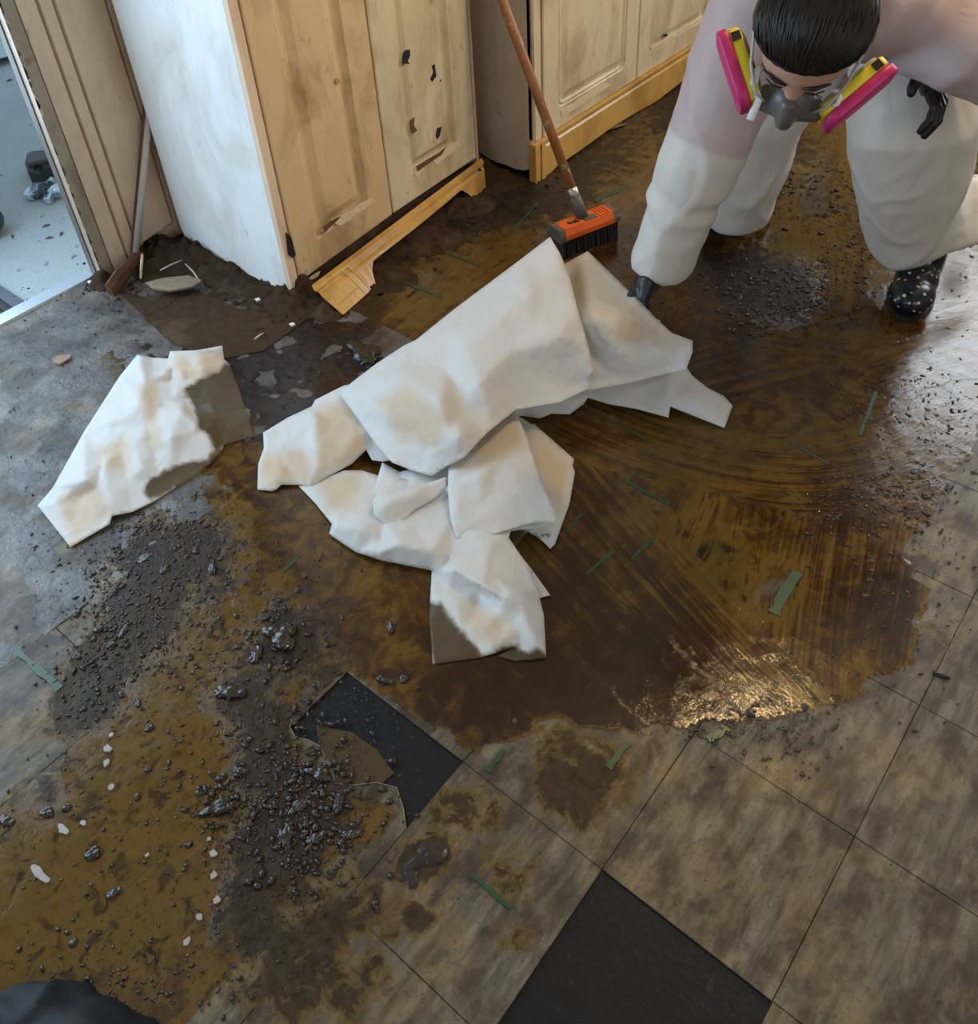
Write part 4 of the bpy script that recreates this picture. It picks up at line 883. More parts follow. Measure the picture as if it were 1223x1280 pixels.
# ================================================================== SHEETS
def sheet(name, outline, interior, label, wet=(), tan=(), dirt=(), step=6.0, crumple=.004, smooth_it=0, facet=24.0, group=None, parent=None):
    """outline / interior points are (px, py, height): each gives a point on the cloth above the floor"""
    cv = [Vector((p[0], p[1])) for p in outline]+[Vector((p[0], p[1])) for p in interior]; cz = np.array([p[2] for p in outline]+[p[2] for p in interior])
    n = len(outline)
    rv, re_, rf, ov, oe, of = delaunay_2d_cdt(cv, [(i, (i+1) % n) for i in range(n)], [tuple(range(n))], 1, 1e-4)
    cz = np.array([cz[o[0]] if len(o) else 0 for o in ov]); C2 = np.array([v[:] for v in rv])
    # densify
    dv = []
    for i in range(n):
        a = np.array(outline[i][:2]); b = np.array(outline[(i+1) % n][:2]); m = max(1, int(np.linalg.norm(b-a)/step))
        for k in range(m): dv.append(a+(b-a)*k/m)
    nb = len(dv); op = [tuple(p[:2]) for p in outline]
    x0 = min(p[0] for p in outline); x1 = max(p[0] for p in outline); y0 = min(p[1] for p in outline); y1 = max(p[1] for p in outline)
    gx_, gy_ = np.meshgrid(np.arange(x0, x1, step), np.arange(y0, y1, step*.9)); gx_ = gx_+(np.arange(gx_.shape[0])[:, None] % 2)*step*.5
    gx_ = gx_+rng.uniform(-.2, .2, gx_.shape)*step; gy_ = gy_+rng.uniform(-.2, .2, gy_.shape)*step
    ok = sdist(gx_, gy_, op) > step*.45
    dv += [np.array(q) for q in zip(gx_[ok], gy_[ok])]
    r2, _, f2, ov2, _, _ = delaunay_2d_cdt([Vector(q) for q in dv], [(i, (i+1) % nb) for i in range(nb)], [tuple(range(nb))], 1, 1e-5)
    D = np.array([v[:] for v in r2])
    def lin(C_, F_, z_, Q):
        Z_ = np.full(len(Q), np.nan)
        for f in F_:
            for k in range(1, len(f)-1):
                a, b, c = C_[f[0]], C_[f[k]], C_[f[k+1]]
                det = (b[1]-c[1])*(a[0]-c[0])+(c[0]-b[0])*(a[1]-c[1])
                if abs(det) < 1e-9: continue
                l1 = ((b[1]-c[1])*(Q[:, 0]-c[0])+(c[0]-b[0])*(Q[:, 1]-c[1]))/det; l2 = ((c[1]-a[1])*(Q[:, 0]-c[0])+(a[0]-c[0])*(Q[:, 1]-c[1]))/det; l3 = 1-l1-l2
                m = (l1 > -1e-3) & (l2 > -1e-3) & (l3 > -1e-3)
                Z_[m] = (l1*z_[f[0]]+l2*z_[f[k]]+l3*z_[f[k+1]])[m]
        for i in np.where(np.isnan(Z_))[0]: Z_[i] = z_[np.argmin(((C_-Q[i])**2).sum(1))]
        return Z_
    # a second, finer net of creased facets
    fx_, fy_ = np.meshgrid(np.arange(x0, x1, facet), np.arange(y0, y1, facet*.9)); fx_ = (fx_+rng.uniform(-.45, .45, fx_.shape)*facet).ravel(); fy_ = (fy_+rng.uniform(-.45, .45, fy_.shape)*facet).ravel()
    ok = sdist(fx_, fy_, op) > facet*.25; Q = np.stack([fx_[ok], fy_[ok]], -1)
    if len(Q):
        zq = lin(C2, rf, cz, Q); zq = zq+rng.uniform(-1, 1, len(Q))*crumple*np.clip(zq/.02, .2, 1.6)
        r3, _, f3, ov3, _, _ = delaunay_2d_cdt(cv+[Vector(q) for q in Q], [(i, (i+1) % n) for i in range(n)], [tuple(range(n))], 1, 1e-4)
        za = np.concatenate([[p[2] for p in outline], [p[2] for p in interior], zq]); z3 = np.array([za[o[0]] if len(o) else 0 for o in ov3])
        Z = lin(np.array([v[:] for v in r3]), f3, z3, D)
    else: Z = lin(C2, rf, cz, D)
    tri = [t_ for f in f2 for t_ in ([f] if len(f) == 3 else [(f[0], f[k], f[k+1]) for k in range(1, len(f)-1)])]
    E_ = np.array([(t_[i], t_[(i+1) % 3]) for t_ in tri for i in range(3)])
    for _ in range(smooth_it):
        acc = np.zeros(len(D)); cnt = np.zeros(len(D))
        np.add.at(acc, E_[:, 0], Z[E_[:, 1]]); np.add.at(cnt, E_[:, 0], 1); np.add.at(acc, E_[:, 1], Z[E_[:, 0]]); np.add.at(cnt, E_[:, 1], 1)
        Z = .5*Z+.5*acc/np.maximum(cnt, 1)
    Z = np.maximum(Z, .0055)
    V = np.array([G(d[0], d[1], z) for d, z in zip(D, Z)])
    faces = []
    for t_ in tri:
        a, b, c = V[list(t_)]
        faces.append(tuple(t_) if np.cross(b-a, c-a)@(CAM-a) > 0 else tuple(t_)[::-1])
    o = mk(name, V, faces, M['sheet'], parent, True, label, 'sheet' if parent is None else None, group)
    sol = o.modifiers.new('thickness', 'SOLIDIFY'); sol.thickness = .0008; sol.offset = 0
    def mask(polys, soft):
        w = np.zeros(len(D))
        for pl_ in polys: w = np.maximum(w, np.clip(.5+(sdist(D[:, 0], D[:, 1], pl_)+6*(fbm(D[:, 0]/14, D[:, 1]/14, 5, 3)-.5)*2)/soft, 0, 1))
        return w
    attr(o, 'wet', mask(wet, 5)); attr(o, 'tan', mask(tan, 16)*.85); attr(o, 'dirt', mask(dirt, 10))
    return o

# lone sheet by the bare floor
sheet('soaked_sheet', [(47,632,.008), (66,610,.012), (105,540,.022), (150,470,.030), (172,443,.035), (190,447,.028), (210,448,.03), (213,439,.055), (245,438,.05), (278,432,.05), (280,449,.02), (287,455,.018), (300,490,.007), (318,545,.006), (280,556,.006), (278,564,.008), (262,580,.010), (240,597,.008), (190,628,.008), (165,640,.012), (140,645,.016), (137,655,.012), (88,684,.006)],
      [(175,450,.06), (182,480,.055), (195,475,.035), (205,470,.04), (230,462,.045), (255,460,.05), (285,458,.025), (228,482,.030), (232,500,.018), (245,520,.012), (247,530,.05), (228,515,.06), (215,500,.035), (200,510,.055), (185,530,.045), (190,560,.03), (215,545,.055), (225,560,.03), (240,545,.04), (262,552,.03), (170,560,.04), (150,560,.03), (130,580,.04), (180,585,.035), (160,600,.022), (200,600,.014), (225,590,.010), (120,610,.03), (105,600,.05), (100,620,.012), (140,625,.03), (70,630,.018), (90,660,.008), (115,650,.010), (175,500,.07), (160,520,.05), (210,475,.02), (215,457,.035)],
      'crumpled white sheet with a soaked see-through corner lying apart beside the doorway', wet=[[(232,486), (288,456), (330,550), (270,560), (252,535), (240,512)], [(180,606), (205,588), (240,580), (290,555), (290,575), (240,605), (195,625), (185,620)]], tan=[[(75,625), (115,600), (140,640), (90,680)], [(175,480), (195,480), (200,560), (185,560)], [(215,450), (280,440), (285,462), (225,480)], [(120,560), (160,545), (165,590), (130,590)]], step=4, crumple=.006, facet=44)

# the heap in the middle, bottom layers first
sheet('crumpled_sheet', [(820,398,.05), (826,401,.05), (822,412,.04), (845,440,.06), (866,470,.05), (885,485,.035), (905,495,.02), (916,507,.008), (906,535,.006), (880,525,.012), (838,508,.03), (836,522,.008), (800,512,.02), (760,505,.02), (735,497,.02), (730,505,.012), (712,518,.008), (690,517,.015), (675,523,.01), (655,520,.02), (640,520,.04), (632,470,.06), (720,420,.08), (800,390,.06)],
      [(700,480,.05), (760,470,.06), (800,480,.05), (838,470,.075), (838,500,.045), (850,480,.05), (870,500,.045), (890,515,.03), (900,507,.022), (720,500,.03), (690,500,.035), (665,510,.04), (840,455,.09), (780,495,.04)],
      'white sheet at the far right of the heap with a muddy end', dirt=[[(880,480), (920,495), (905,520), (890,510)], [(715,495), (735,492), (735,505), (722,508)]], step=5, crumple=.005, facet=40)
sheet('crumpled_sheet', [(640,515,.04), (664,530,.05), (668,530,.05), (718,574,.025), (716,582,.02), (719,590,.02), (712,630,.012), (694,680,.008), (688,686,.006), (678,676,.012), (660,664,.014), (640,690,.004), (628,668,.006), (600,600,.03), (610,540,.04)],
      [(675,545,.055), (690,590,.045), (700,620,.03), (680,640,.035), (665,600,.05), (660,650,.03), (690,665,.02), (668,560,.06)],
      'pinkish white sheet tucked under the right side of the heap', wet=[[(630,662), (655,662), (690,690), (668,700), (640,690)]], tan=[[(668,540), (716,580), (700,640), (680,600)]], dirt=[[(628,660), (690,660), (690,690), (640,700)]], step=5, crumple=.003, facet=40)
sheet('crumpled_sheet', [(560,650,.02), (628,665,.03), (640,680,.02), (665,712,.010), (688,744,.006), (672,748,.008), (650,760,.010), (600,740,.02)], [(640,700,.018), (655,730,.012), (620,720,.02)],
      'small pale sheet corner showing beside the long drape', dirt=[[(650,705), (672,720), (660,735)]], step=6, crumple=.003)
sheet('crumpled_sheet', [(322,612,.006), (323,580,.012), (330,560,.010), (329,541,.014), (360,522,.02), (390,508,.03), (394,500,.035), (430,482,.05), (500,470,.06), (540,520,.06), (520,570,.05), (478,577,.03), (465,575,.028), (458,562,.03), (440,580,.022), (410,596,.014), (390,608,.012), (375,606,.010), (352,606,.010), (345,612,.008), (340,614,.006)],
      [(392,520,.055), (393,560,.05), (394,590,.030), (380,560,.025), (350,575,.018), (345,600,.020), (352,596,.022), (330,580,.014), (420,540,.05), (450,540,.055), (430,570,.042), (405,585,.03), (365,545,.028), (340,550,.016), (480,520,.06)],
      'beige creased sheet end jutting from the heap towards the lone sheet', tan=[[(325,570), (385,560), (392,600), (325,610)], [(398,510), (450,500), (460,555), (410,590), (396,595)]], dirt=[[(360,592), (382,590), (380,598), (360,600)], [(325,606), (345,606), (345,615), (325,615)]], step=5, crumple=.003, facet=40)
sheet('crumpled_sheet', [(373,607,.006), (400,600,.010), (430,588,.016), (452,588,.02), (475,595,.03), (520,600,.05), (600,600,.06), (640,660,.05), (636,672,.05), (655,700,.030), (672,735,.018), (680,770,.012), (683,822,.007), (668,824,.008), (645,826,.007), (622,820,.006), (646,808,.010), (600,822,.006), (541,830,.005), (537,770,.006), (540,713,.010), (520,709,.014), (475,700,.012), (445,690,.010), (418,672,.010), (412,667,.014), (415,655,.012), (395,630,.008)],
      [(395,612,.016), (440,610,.030), (430,640,.024), (418,656,.03), (470,620,.04), (450,660,.05), (470,672,.038), (475,692,.035), (500,680,.06), (520,665,.05), (480,650,.045), (540,690,.055), (560,700,.030), (600,670,.065), (610,700,.055), (565,712,.05), (605,735,.060), (600,742,.015), (570,752,.030), (560,735,.015), (545,750,.018), (620,720,.045), (630,750,.055), (638,742,.06), (640,780,.030), (655,745,.05), (650,790,.028), (660,780,.04), (655,805,.02), (670,800,.03), (610,780,.03), (630,800,.03), (580,790,.018), (560,800,.006), (590,810,.012), (645,730,.03), (550,780,.008)],
      'long white drape at the front of the heap with a soaked brown corner', wet=[[(536,755), (552,755), (570,780), (590,800), (604,822), (541,840), (530,800)], [(618,815), (640,808), (690,818), (690,830), (620,830)]], tan=[[(395,600), (450,588), (450,640), (410,640)], [(590,750), (640,790), (620,810), (590,780)]], dirt=[[(536,725), (550,730), (545,745), (536,745)], [(650,810), (690,805), (690,830), (640,830)]], step=4.5, crumple=.005, facet=40)
fold_sheet = sheet('crumpled_sheet', [(478,578,0.030), (500,590,0.036), (520,585,0.048), (600,520,0.078), (640,508,0.072), (650,530,0.066), (664,562,0.060), (680,610,0.048), (697,648,0.036), (692,655,0.030), (672,660,0.027), (650,662,0.030), (620,668,0.036), (595,674,0.033), (570,672,0.030), (564,655,0.036), (562,640,0.042), (555,640,0.030), (530,665,0.021), (520,655,0.024), (495,662,0.021), (480,652,0.027), (467,645,0.030), (466,630,0.036), (470,605,0.036)],
      [(490,600,0.045), (480,630,0.042), (500,625,0.054), (530,620,0.060), (560,600,0.066), (562,575,0.069), (500,650,0.027), (490,645,0.018), (520,635,0.030), (550,622,0.036), (535,650,0.033), (575,580,0.075), (600,560,0.090), (630,540,0.078), (595,600,0.072), (620,620,0.063), (570,640,0.054), (580,655,0.045), (610,655,0.051), (650,640,0.042), (660,600,0.057), (680,645,0.036), (600,590,0.078), (640,600,0.060)],
      'white folded sheet with a rolled lip on top of the heap front', tan=[[(575,530), (640,515), (650,560), (600,580)]], step=4.5, crumple=.005, facet=40)
sheet('fold', [(563,648,0.065), (560,612,0.077), (561,575,0.096), (572,560,0.088), (598,522,0.088), (640,506,0.088), (652,530,0.088), (664,562,0.088), (680,608,0.080), (698,648,0.060), (694,654,0.057), (676,652,0.062), (655,656,0.060), (630,664,0.062), (600,673,0.057), (582,676,0.049), (570,672,0.052)],
      [(575,600,0.093), (568,640,0.077), (590,560,0.088), (625,530,0.088), (600,600,0.102), (640,590,0.099), (620,640,0.077), (660,630,0.077), (585,655,0.068), (650,560,0.088)], None, tan=[[(580,530), (642,512), (655,560), (600,575)]], step=4.5, crumple=.004, smooth_it=1, facet=34, parent=fold_sheet)
sheet('rolled_lip', [(468,645,0.053), (466,628,0.063), (472,618,0.069), (492,615,0.072), (530,606,0.078), (558,596,0.081), (561,606,0.072), (545,622,0.061), (520,636,0.053), (505,650,0.047), (494,662,0.038), (480,655,0.044)], [(490,626,0.079), (520,618,0.079), (480,632,0.072), (500,640,0.060), (484,645,0.057)], None, step=4, crumple=.002, smooth_it=2, facet=40, parent=fold_sheet)
fl = sheet('flung_sheet', [(425,492,.06), (440,478,.07), (470,455,.09), (505,432,.11), (520,425,.12), (570,385,.16), (610,355,.20), (650,325,.25), (688,296,.30), (700,316,.295), (712,345,.285), (722,385,.265), (735,430,.22), (742,462,.17), (735,486,.12), (700,503,.12), (645,512,.12), (610,540,.13), (580,572,.12), (560,582,.10), (540,595,.07), (515,588,.06), (490,578,.06), (470,555,.06), (445,520,.06)],
      [(500,470,.16), (530,520,.15), (560,540,.16), (545,570,.11), (480,520,.11), (580,430,.22), (620,400,.25), (660,360,.285), (690,350,.285), (560,470,.18), (600,480,.20), (640,440,.22), (640,490,.15), (700,420,.25), (690,470,.16), (450,490,.10), (520,450,.15), (575,545,.17), (550,500,.19), (580,510,.15), (520,555,.10), (612,510,.16), (665,400,.25), (620,365,.22), (560,410,.18)],
      'large pale sheet being flung over the heap by the gloved hand', tan=[[(470,500), (510,480), (560,520), (550,565), (500,550)]], step=5, crumple=.006, smooth_it=3, facet=70)
sheet('fold', [(690,338,.235), (713,326,.25), (735,314,.275), (760,338,.28), (800,376,.27), (820,398,.25), (840,416,.22), (866,426,.19), (866,440,.17), (858,462,.14), (838,466,.12), (790,478,.105), (740,487,.09), (700,490,.10), (690,420,.18)],
      [(735,345,.272), (750,400,.25), (725,400,.235), (770,430,.21), (800,440,.17), (830,440,.17), (790,400,.25), (740,450,.15), (760,465,.13), (715,350,.235)], None, tan=[[(715,325), (735,318), (800,385), (850,430), (760,425), (715,360)]], step=5, crumple=.006, smooth_it=3, facet=60, parent=fl)

# ================================================================== PERSON
pe = empty('person', (-.80, 2.42, 0), 'person in a white coverall bending down, wearing black gloves, dotted boots and a respirator', 'person')
def DP(px, py, dep_): return CAM+ray(px, py)*dep_
M['skin'] = plain('skin', (.50, .27, .19), .5, 0, .1, 20, .1)
Hc = np.array(G(1015, 38, 1.04)); tc = CAM-Hc; tc /= np.linalg.norm(tc)
a17 = math.radians(17); upi = UP*math.cos(a17)+RT*math.sin(a17); upi -= tc*(upi@tc); upi /= np.linalg.norm(upi); rr_ = np.cross(upi, tc)
fdir = .30*tc-.954*upi; cdir = .954*tc+.30*upi
HM = np.stack([rr_, -fdir, cdir], 1)      # head axes: x person's left, y backwards, z crown
def HL(p): return Hc+HM@np.array(p, float)
shR = np.array((-.84, 1.90, .93)); shL = np.array((-.44, 1.98, .93)); elR = np.array(G(874, 205, .60)); wrR = np.array(G(826, 328, .315))
elL = np.array((-.27, 2.22, .78)); wrL = np.array(G(1167, 72, .755)); pel = np.array((-.80, 2.50, .86)); chest = np.array((-.68, 2.10, .96)); neck = np.array((-.64, 1.82, 1.00))
hiR = np.array((-.91, 2.50, .82)); hiL = np.array((-.69, 2.54, .82)); knR = np.array(G(955, 140, .48)); knL = np.array(G(1135, 165, .50)); anR = np.array((-1.10, 2.55, .10)); anL = np.array(G(1128, 322, .10))
jaw = HL((0, .02, -.10))
# skin body, one surface
b = MB()
b.ball(Hc, (.082, .104, .118), 20, 14, HM).ball(HL((0, -.045, -.075)), (.052, .050, .062), 14, 10, HM)
b.tube([HL((0, -.093, .010)), HL((0, -.112, -.030)), HL((0, -.118, -.040))], [.008, .014, .012], 8).ball(HL((0, -.118, -.040)), .014, 8, 6)
for s in (-1, 1): b.ball(HL((s*.088, .030, -.015)), (.010, .022, .034), 10, 8, HM).ball(HL((s*.033, -.088, .004)), (.016, .012, .011), 8, 6, HM)
b.tube([HL((0, .03, -.06)), (HL((0, .03, -.06))+neck)/2+np.array([0, 0, .02]), neck, chest], [.058, .058, .075, .12], 14)
b.tube([chest+(neck-chest)*.75, chest, (chest+pel)/2, pel], [(.15, .10), (.17, .12), (.15, .12), (.165, .13)], 16, up=(0, 0, 1))
for sh_, el_, wr_ in ((shR, elR, wrR), (shL, elL, wrL)): b.tube([chest*.4+sh_*.6, sh_, el_, wr_], [.065, .060, .044, .030], 12)
for hi_, kn_, an_ in ((hiR, knR, anR), (hiL, knL, anL)): b.tube([pel*.5+hi_*.5, hi_, kn_, (kn_+an_)/2, an_], [.10, .090, .062, .056, .040], 12)
v, nn, f = remeshed(b, .008, 3)
body = mk('body', v, f, M['skin'], pe, True)
# eyebrows and closed lids
hairm = None
def mat_hair():
    t = NT('dark hair'); p = t.pos()
    c = t.mix(t.noise(p, 130, 3), (.006, .004, .004), (.022, .014, .011))
    return t.done(t.bsdf(Base__Color=c, Roughness=.38, Specular__IOR__Level=.35))
M['hair'] = mat_hair()
for s in (-1, 1):
    MB().tube([HL((s*.014, -.101, .016)), HL((s*.034, -.098, .022)), HL((s*.056, -.083, .014))], [.003, .004, .002], 6).build('eyebrow', M['hair'], pe, True)
    MB().tube([HL((s*.018, -.100, -.006)), HL((s*.034, -.1005, -.010)), HL((s*.050, -.091, -.006))], [.0012, .002, .0012], 6).build('eyelash', M['hair'], pe, True)
# hair: cap with strands combed back to a bun
hb_ = MB(); nu, nv = 56, 26; V_ = []; 
def hairpt(th, ph, off=0.0):     # th around crown from the front, ph polar from crown
    rx, ry, rz = .103+off, .113+off, .124+off
    return np.array([rx*math.sin(ph)*math.sin(th), -ry*math.sin(ph)*math.cos(th)+.008, rz*math.cos(ph)])
def hairlim(th):                  # how far down the hair reaches
    c = math.cos(th); return 1.08+.30*(1-c)*.5*2 if c > 0 else 1.38+.42*(-c)
fs = []
for i in range(nu):
    th = 2*math.pi*i/nu
    for j in range(nv+1):
        ph = hairlim(th)*j/nv; q = hairpt(th, ph, .0012*math.sin(th*23+2*math.sin(ph*3))*math.sin(ph)); V_.append(HL(q))
for i in range(nu):
    for j in range(nv):
        i2 = (i+1) % nu; fs.append((i*(nv+1)+j, i*(nv+1)+j+1, i2*(nv+1)+j+1, i2*(nv+1)+j))
hb_.add(V_, fs)
for k in range(230):
    x0 = random.uniform(-.098, .098); n_ = 9; pts = []
    th0 = math.asin(max(-1, min(1, x0/.103)))*.95; lim = hairlim(th0)*random.uniform(.84, .97)
    st = hairpt(th0, lim, .002); en = np.array([x0*.25+random.uniform(-.01, .01), .118, random.uniform(.0, .05)])
    for q in range(n_):
        u = q/(n_-1); p = st*(1-u)+en*u; rn = math.sqrt((p[0]/.103)**2+((p[1]-.008)/.113)**2+(p[2]/.124)**2); off = 1+random.uniform(.008, .028)
        p = np.array([p[0]/rn*off, (p[1]-.008)/rn*off+.008, p[2]/rn*off]); pts.append(HL(p))
    hb_.tube(pts, [.0010]+[.0017]*(n_-2)+[.0012], 5)
hb_.ball(HL((0, .135, .03)), (.035, .030, .035), 12, 8, HM)
hair = hb_.build('hair', M['hair'], pe, True)

# coverall
b = MB()
b.tube([neck+(neck-chest)*.10, neck*.8+chest*.2, chest*.8+neck*.2, chest, (chest+pel)/2, pel, pel+np.array([-.03, .10, -.03])],
       [(.10, .08), (.15, .115), (.20, .15), (.215, .165), (.205, .165), (.215, .185), (.16, .15)], 20, up=(0, 0, 1))
b.tube([chest*.35+shR*.65, shR+np.array([-.005, 0, .0]), shR*.55+elR*.45, elR+np.array([0, -.005, 0]), elR*.55+wrR*.45, elR*.22+wrR*.78, wrR+(wrR-elR)*.02, wrR+(wrR-elR)*.06], [.115, .112, .098, .088, .079, .078, .077, .066], 16)
b.tube([chest*.35+shL*.65, shL, shL*.5+elL*.5, elL, elL*.5+wrL*.5, wrL+(wrL-elL)*.0, wrL+(wrL-elL)*.03], [.12, .115, .100, .090, .080, .066, .060], 16)
hemL = np.array(G(1136, 296, .155)); hemR = np.array(G(922, 262, .105))
b.tube([pel*.6+hiL*.4, hiL, hiL*.45+knL*.55, knL+np.array([.015, -.015, .01]), knL*.62+hemL*.38+np.array([.01, 0, 0]), knL*.25+hemL*.75, hemL, hemL+np.array([0, .01, -.02])], [.17, .168, .160, (.165, .155), (.158, .150), (.132, .126), (.108, .108), .10], 18)
b.tube([pel*.6+hiR*.4, hiR, hiR*.45+knR*.55, knR+np.array([-.01, -.01, 0]), knR*.5+hemR*.5, knR*.2+hemR*.8, hemR, hemR+np.array([0, .005, -.02])], [.17, .160, .145, .130, .122, .115, .112, .105], 18)
# loose cloth flaring at the hems
b.tube([knL*.25+hemL*.75+np.array([.03, .03, .02]), DP(1178, 292, 2.58), DP(1212, 268, 2.63), DP(1250, 240, 2.68)], [(.09, .05), (.085, .024), (.095, .016), (.075, .012)], 12, up=tuple(tc))
b.tube([knR*.2+hemR*.8+np.array([.05, .03, 0]), DP(950, 240, 2.86), DP(957, 222, 2.86)], [.06, (.045, .03), (.03, .015)], 12)
v, nn, f = remeshed(b, .0095, 9, .5)
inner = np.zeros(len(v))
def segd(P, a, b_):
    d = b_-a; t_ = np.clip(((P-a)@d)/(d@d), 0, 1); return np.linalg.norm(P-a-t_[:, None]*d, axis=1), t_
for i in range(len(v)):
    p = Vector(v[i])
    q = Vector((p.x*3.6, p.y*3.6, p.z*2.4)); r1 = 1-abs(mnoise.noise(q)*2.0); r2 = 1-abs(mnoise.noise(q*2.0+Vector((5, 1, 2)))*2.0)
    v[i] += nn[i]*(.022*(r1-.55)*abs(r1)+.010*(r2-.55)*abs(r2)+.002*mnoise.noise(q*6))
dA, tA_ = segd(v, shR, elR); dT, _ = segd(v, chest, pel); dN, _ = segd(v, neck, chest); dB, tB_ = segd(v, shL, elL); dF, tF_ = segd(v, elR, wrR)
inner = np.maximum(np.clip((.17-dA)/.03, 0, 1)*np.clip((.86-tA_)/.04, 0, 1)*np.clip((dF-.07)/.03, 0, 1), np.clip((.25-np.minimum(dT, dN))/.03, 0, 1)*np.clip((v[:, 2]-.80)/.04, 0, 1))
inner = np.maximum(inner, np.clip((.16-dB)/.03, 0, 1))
# creases across the sleeve at the elbow
dE = np.linalg.norm(v-elR-(wrR-elR)*.25, axis=1); ax_ = (wrR-elR)/np.linalg.norm(wrR-elR)
for i in np.where(dE < .2)[0]:
    u = (v[i]-elR)@ax_; v[i] += nn[i]*.007*math.exp(-(dE[i]/.12)**2)*math.sin(u*70+3*mnoise.noise(Vector(v[i])*9))
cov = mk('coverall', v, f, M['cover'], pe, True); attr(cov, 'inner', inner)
# cuff and hem bands
cb = plain('cuff elastic', (.70, .68, .65), .5)
for c_, d_, r in ((wrR+(wrR-elR)*.05, wrR-elR, .063), (wrL+(wrL-elL)*.02, wrL-elL, .058)):
    d_ = d_/np.linalg.norm(d_); MB().tube([c_-d_*.012, c_, c_+d_*.012], [r*.98, r, r*.96], 20, caps=False).build('cuff', cb, pe, True)

# gloves
M['glove'] = plain('black nitrile glove', (.010, .012, .018), .42, 0, .2, 40, .2)
def glove(wr_, palm, fingers, thumb, name='glove'):
    mb = MB(); mb.tube([wr_[0], wr_[1], palm[0], palm[1]], [(.046, .044), (.048, .040), (.050, .030), (.047, .021)], 12, up=palm[2])
    for ch, r in fingers: mb.tube(ch, [r*1.08]+[r]*(len(ch)-2)+[r*.85], 9); mb.ball(ch[-1], r*.86, 8, 6)
    mb.tube(thumb, [.018, .014, .0125, .011], 9); mb.ball(thumb[-1], .0108, 8, 6)
    v, nn, f = remeshed(mb, .0036, 2)
    for i in range(len(v)): v[i] += nn[i]*.0014*mnoise.noise(Vector(v[i])*60)
    return mk(name, v, f, M['glove'], pe, True)
w0 = wrL+(wrL-elL)*-.02
pc = DP(1163, 98, 2.175); kn = DP(1168, 116, 2.18)
fg = []
for k, (ox, oy, od, ln) in enumerate([(-5, 0, -.030, .94), (0, 0, -.008, 1.05), (5, -2, .014, 1.0), (8, -5, .034, .82)]):
    B_ = DP(1165+ox, 113+oy, 2.175+od); m1 = DP(1165+ox+8, 113+(22*ln)+oy, 2.165+od); m2 = DP(1165+ox+3, 113+40*ln+oy, 2.175+od); e_ = DP(1165+ox-9, 113+54*ln+oy, 2.195+od)
    fg.append(([B_, m1, m2, e_], .0112 if k < 3 else .0100))
glove((wrL+(wrL-elL)*-.06, DP(1165, 82, 2.17)), (pc, kn, tuple(RT)), fg, [DP(1156, 92, 2.165), DP(1146, 101, 2.15), DP(1141, 109, 2.145), DP(1139, 117, 2.15)])
dd = wrR-elR; dd /= np.linalg.norm(dd)
fg = []
for k, (ox, oy, od) in enumerate([(-9, 2, -.02), (-3, 4, .0), (4, 5, .02), (10, 4, .035)]):
    fg.append(([DP(800+ox, 374+oy, 2.35+od), DP(795+ox, 388+oy, 2.36+od), DP(789+ox, 396+oy, 2.35+od), DP(783+ox, 399+oy, 2.33+od)], .0112 if k < 3 else .0098))
glove((wrR+dd*-.02, wrR+dd*.03), (DP(806, 358, 2.335), DP(801, 374, 2.345), tuple(RT)), fg, [DP(797, 366, 2.33), DP(786, 375, 2.33), DP(781, 384, 2.33), DP(779, 391, 2.33)])

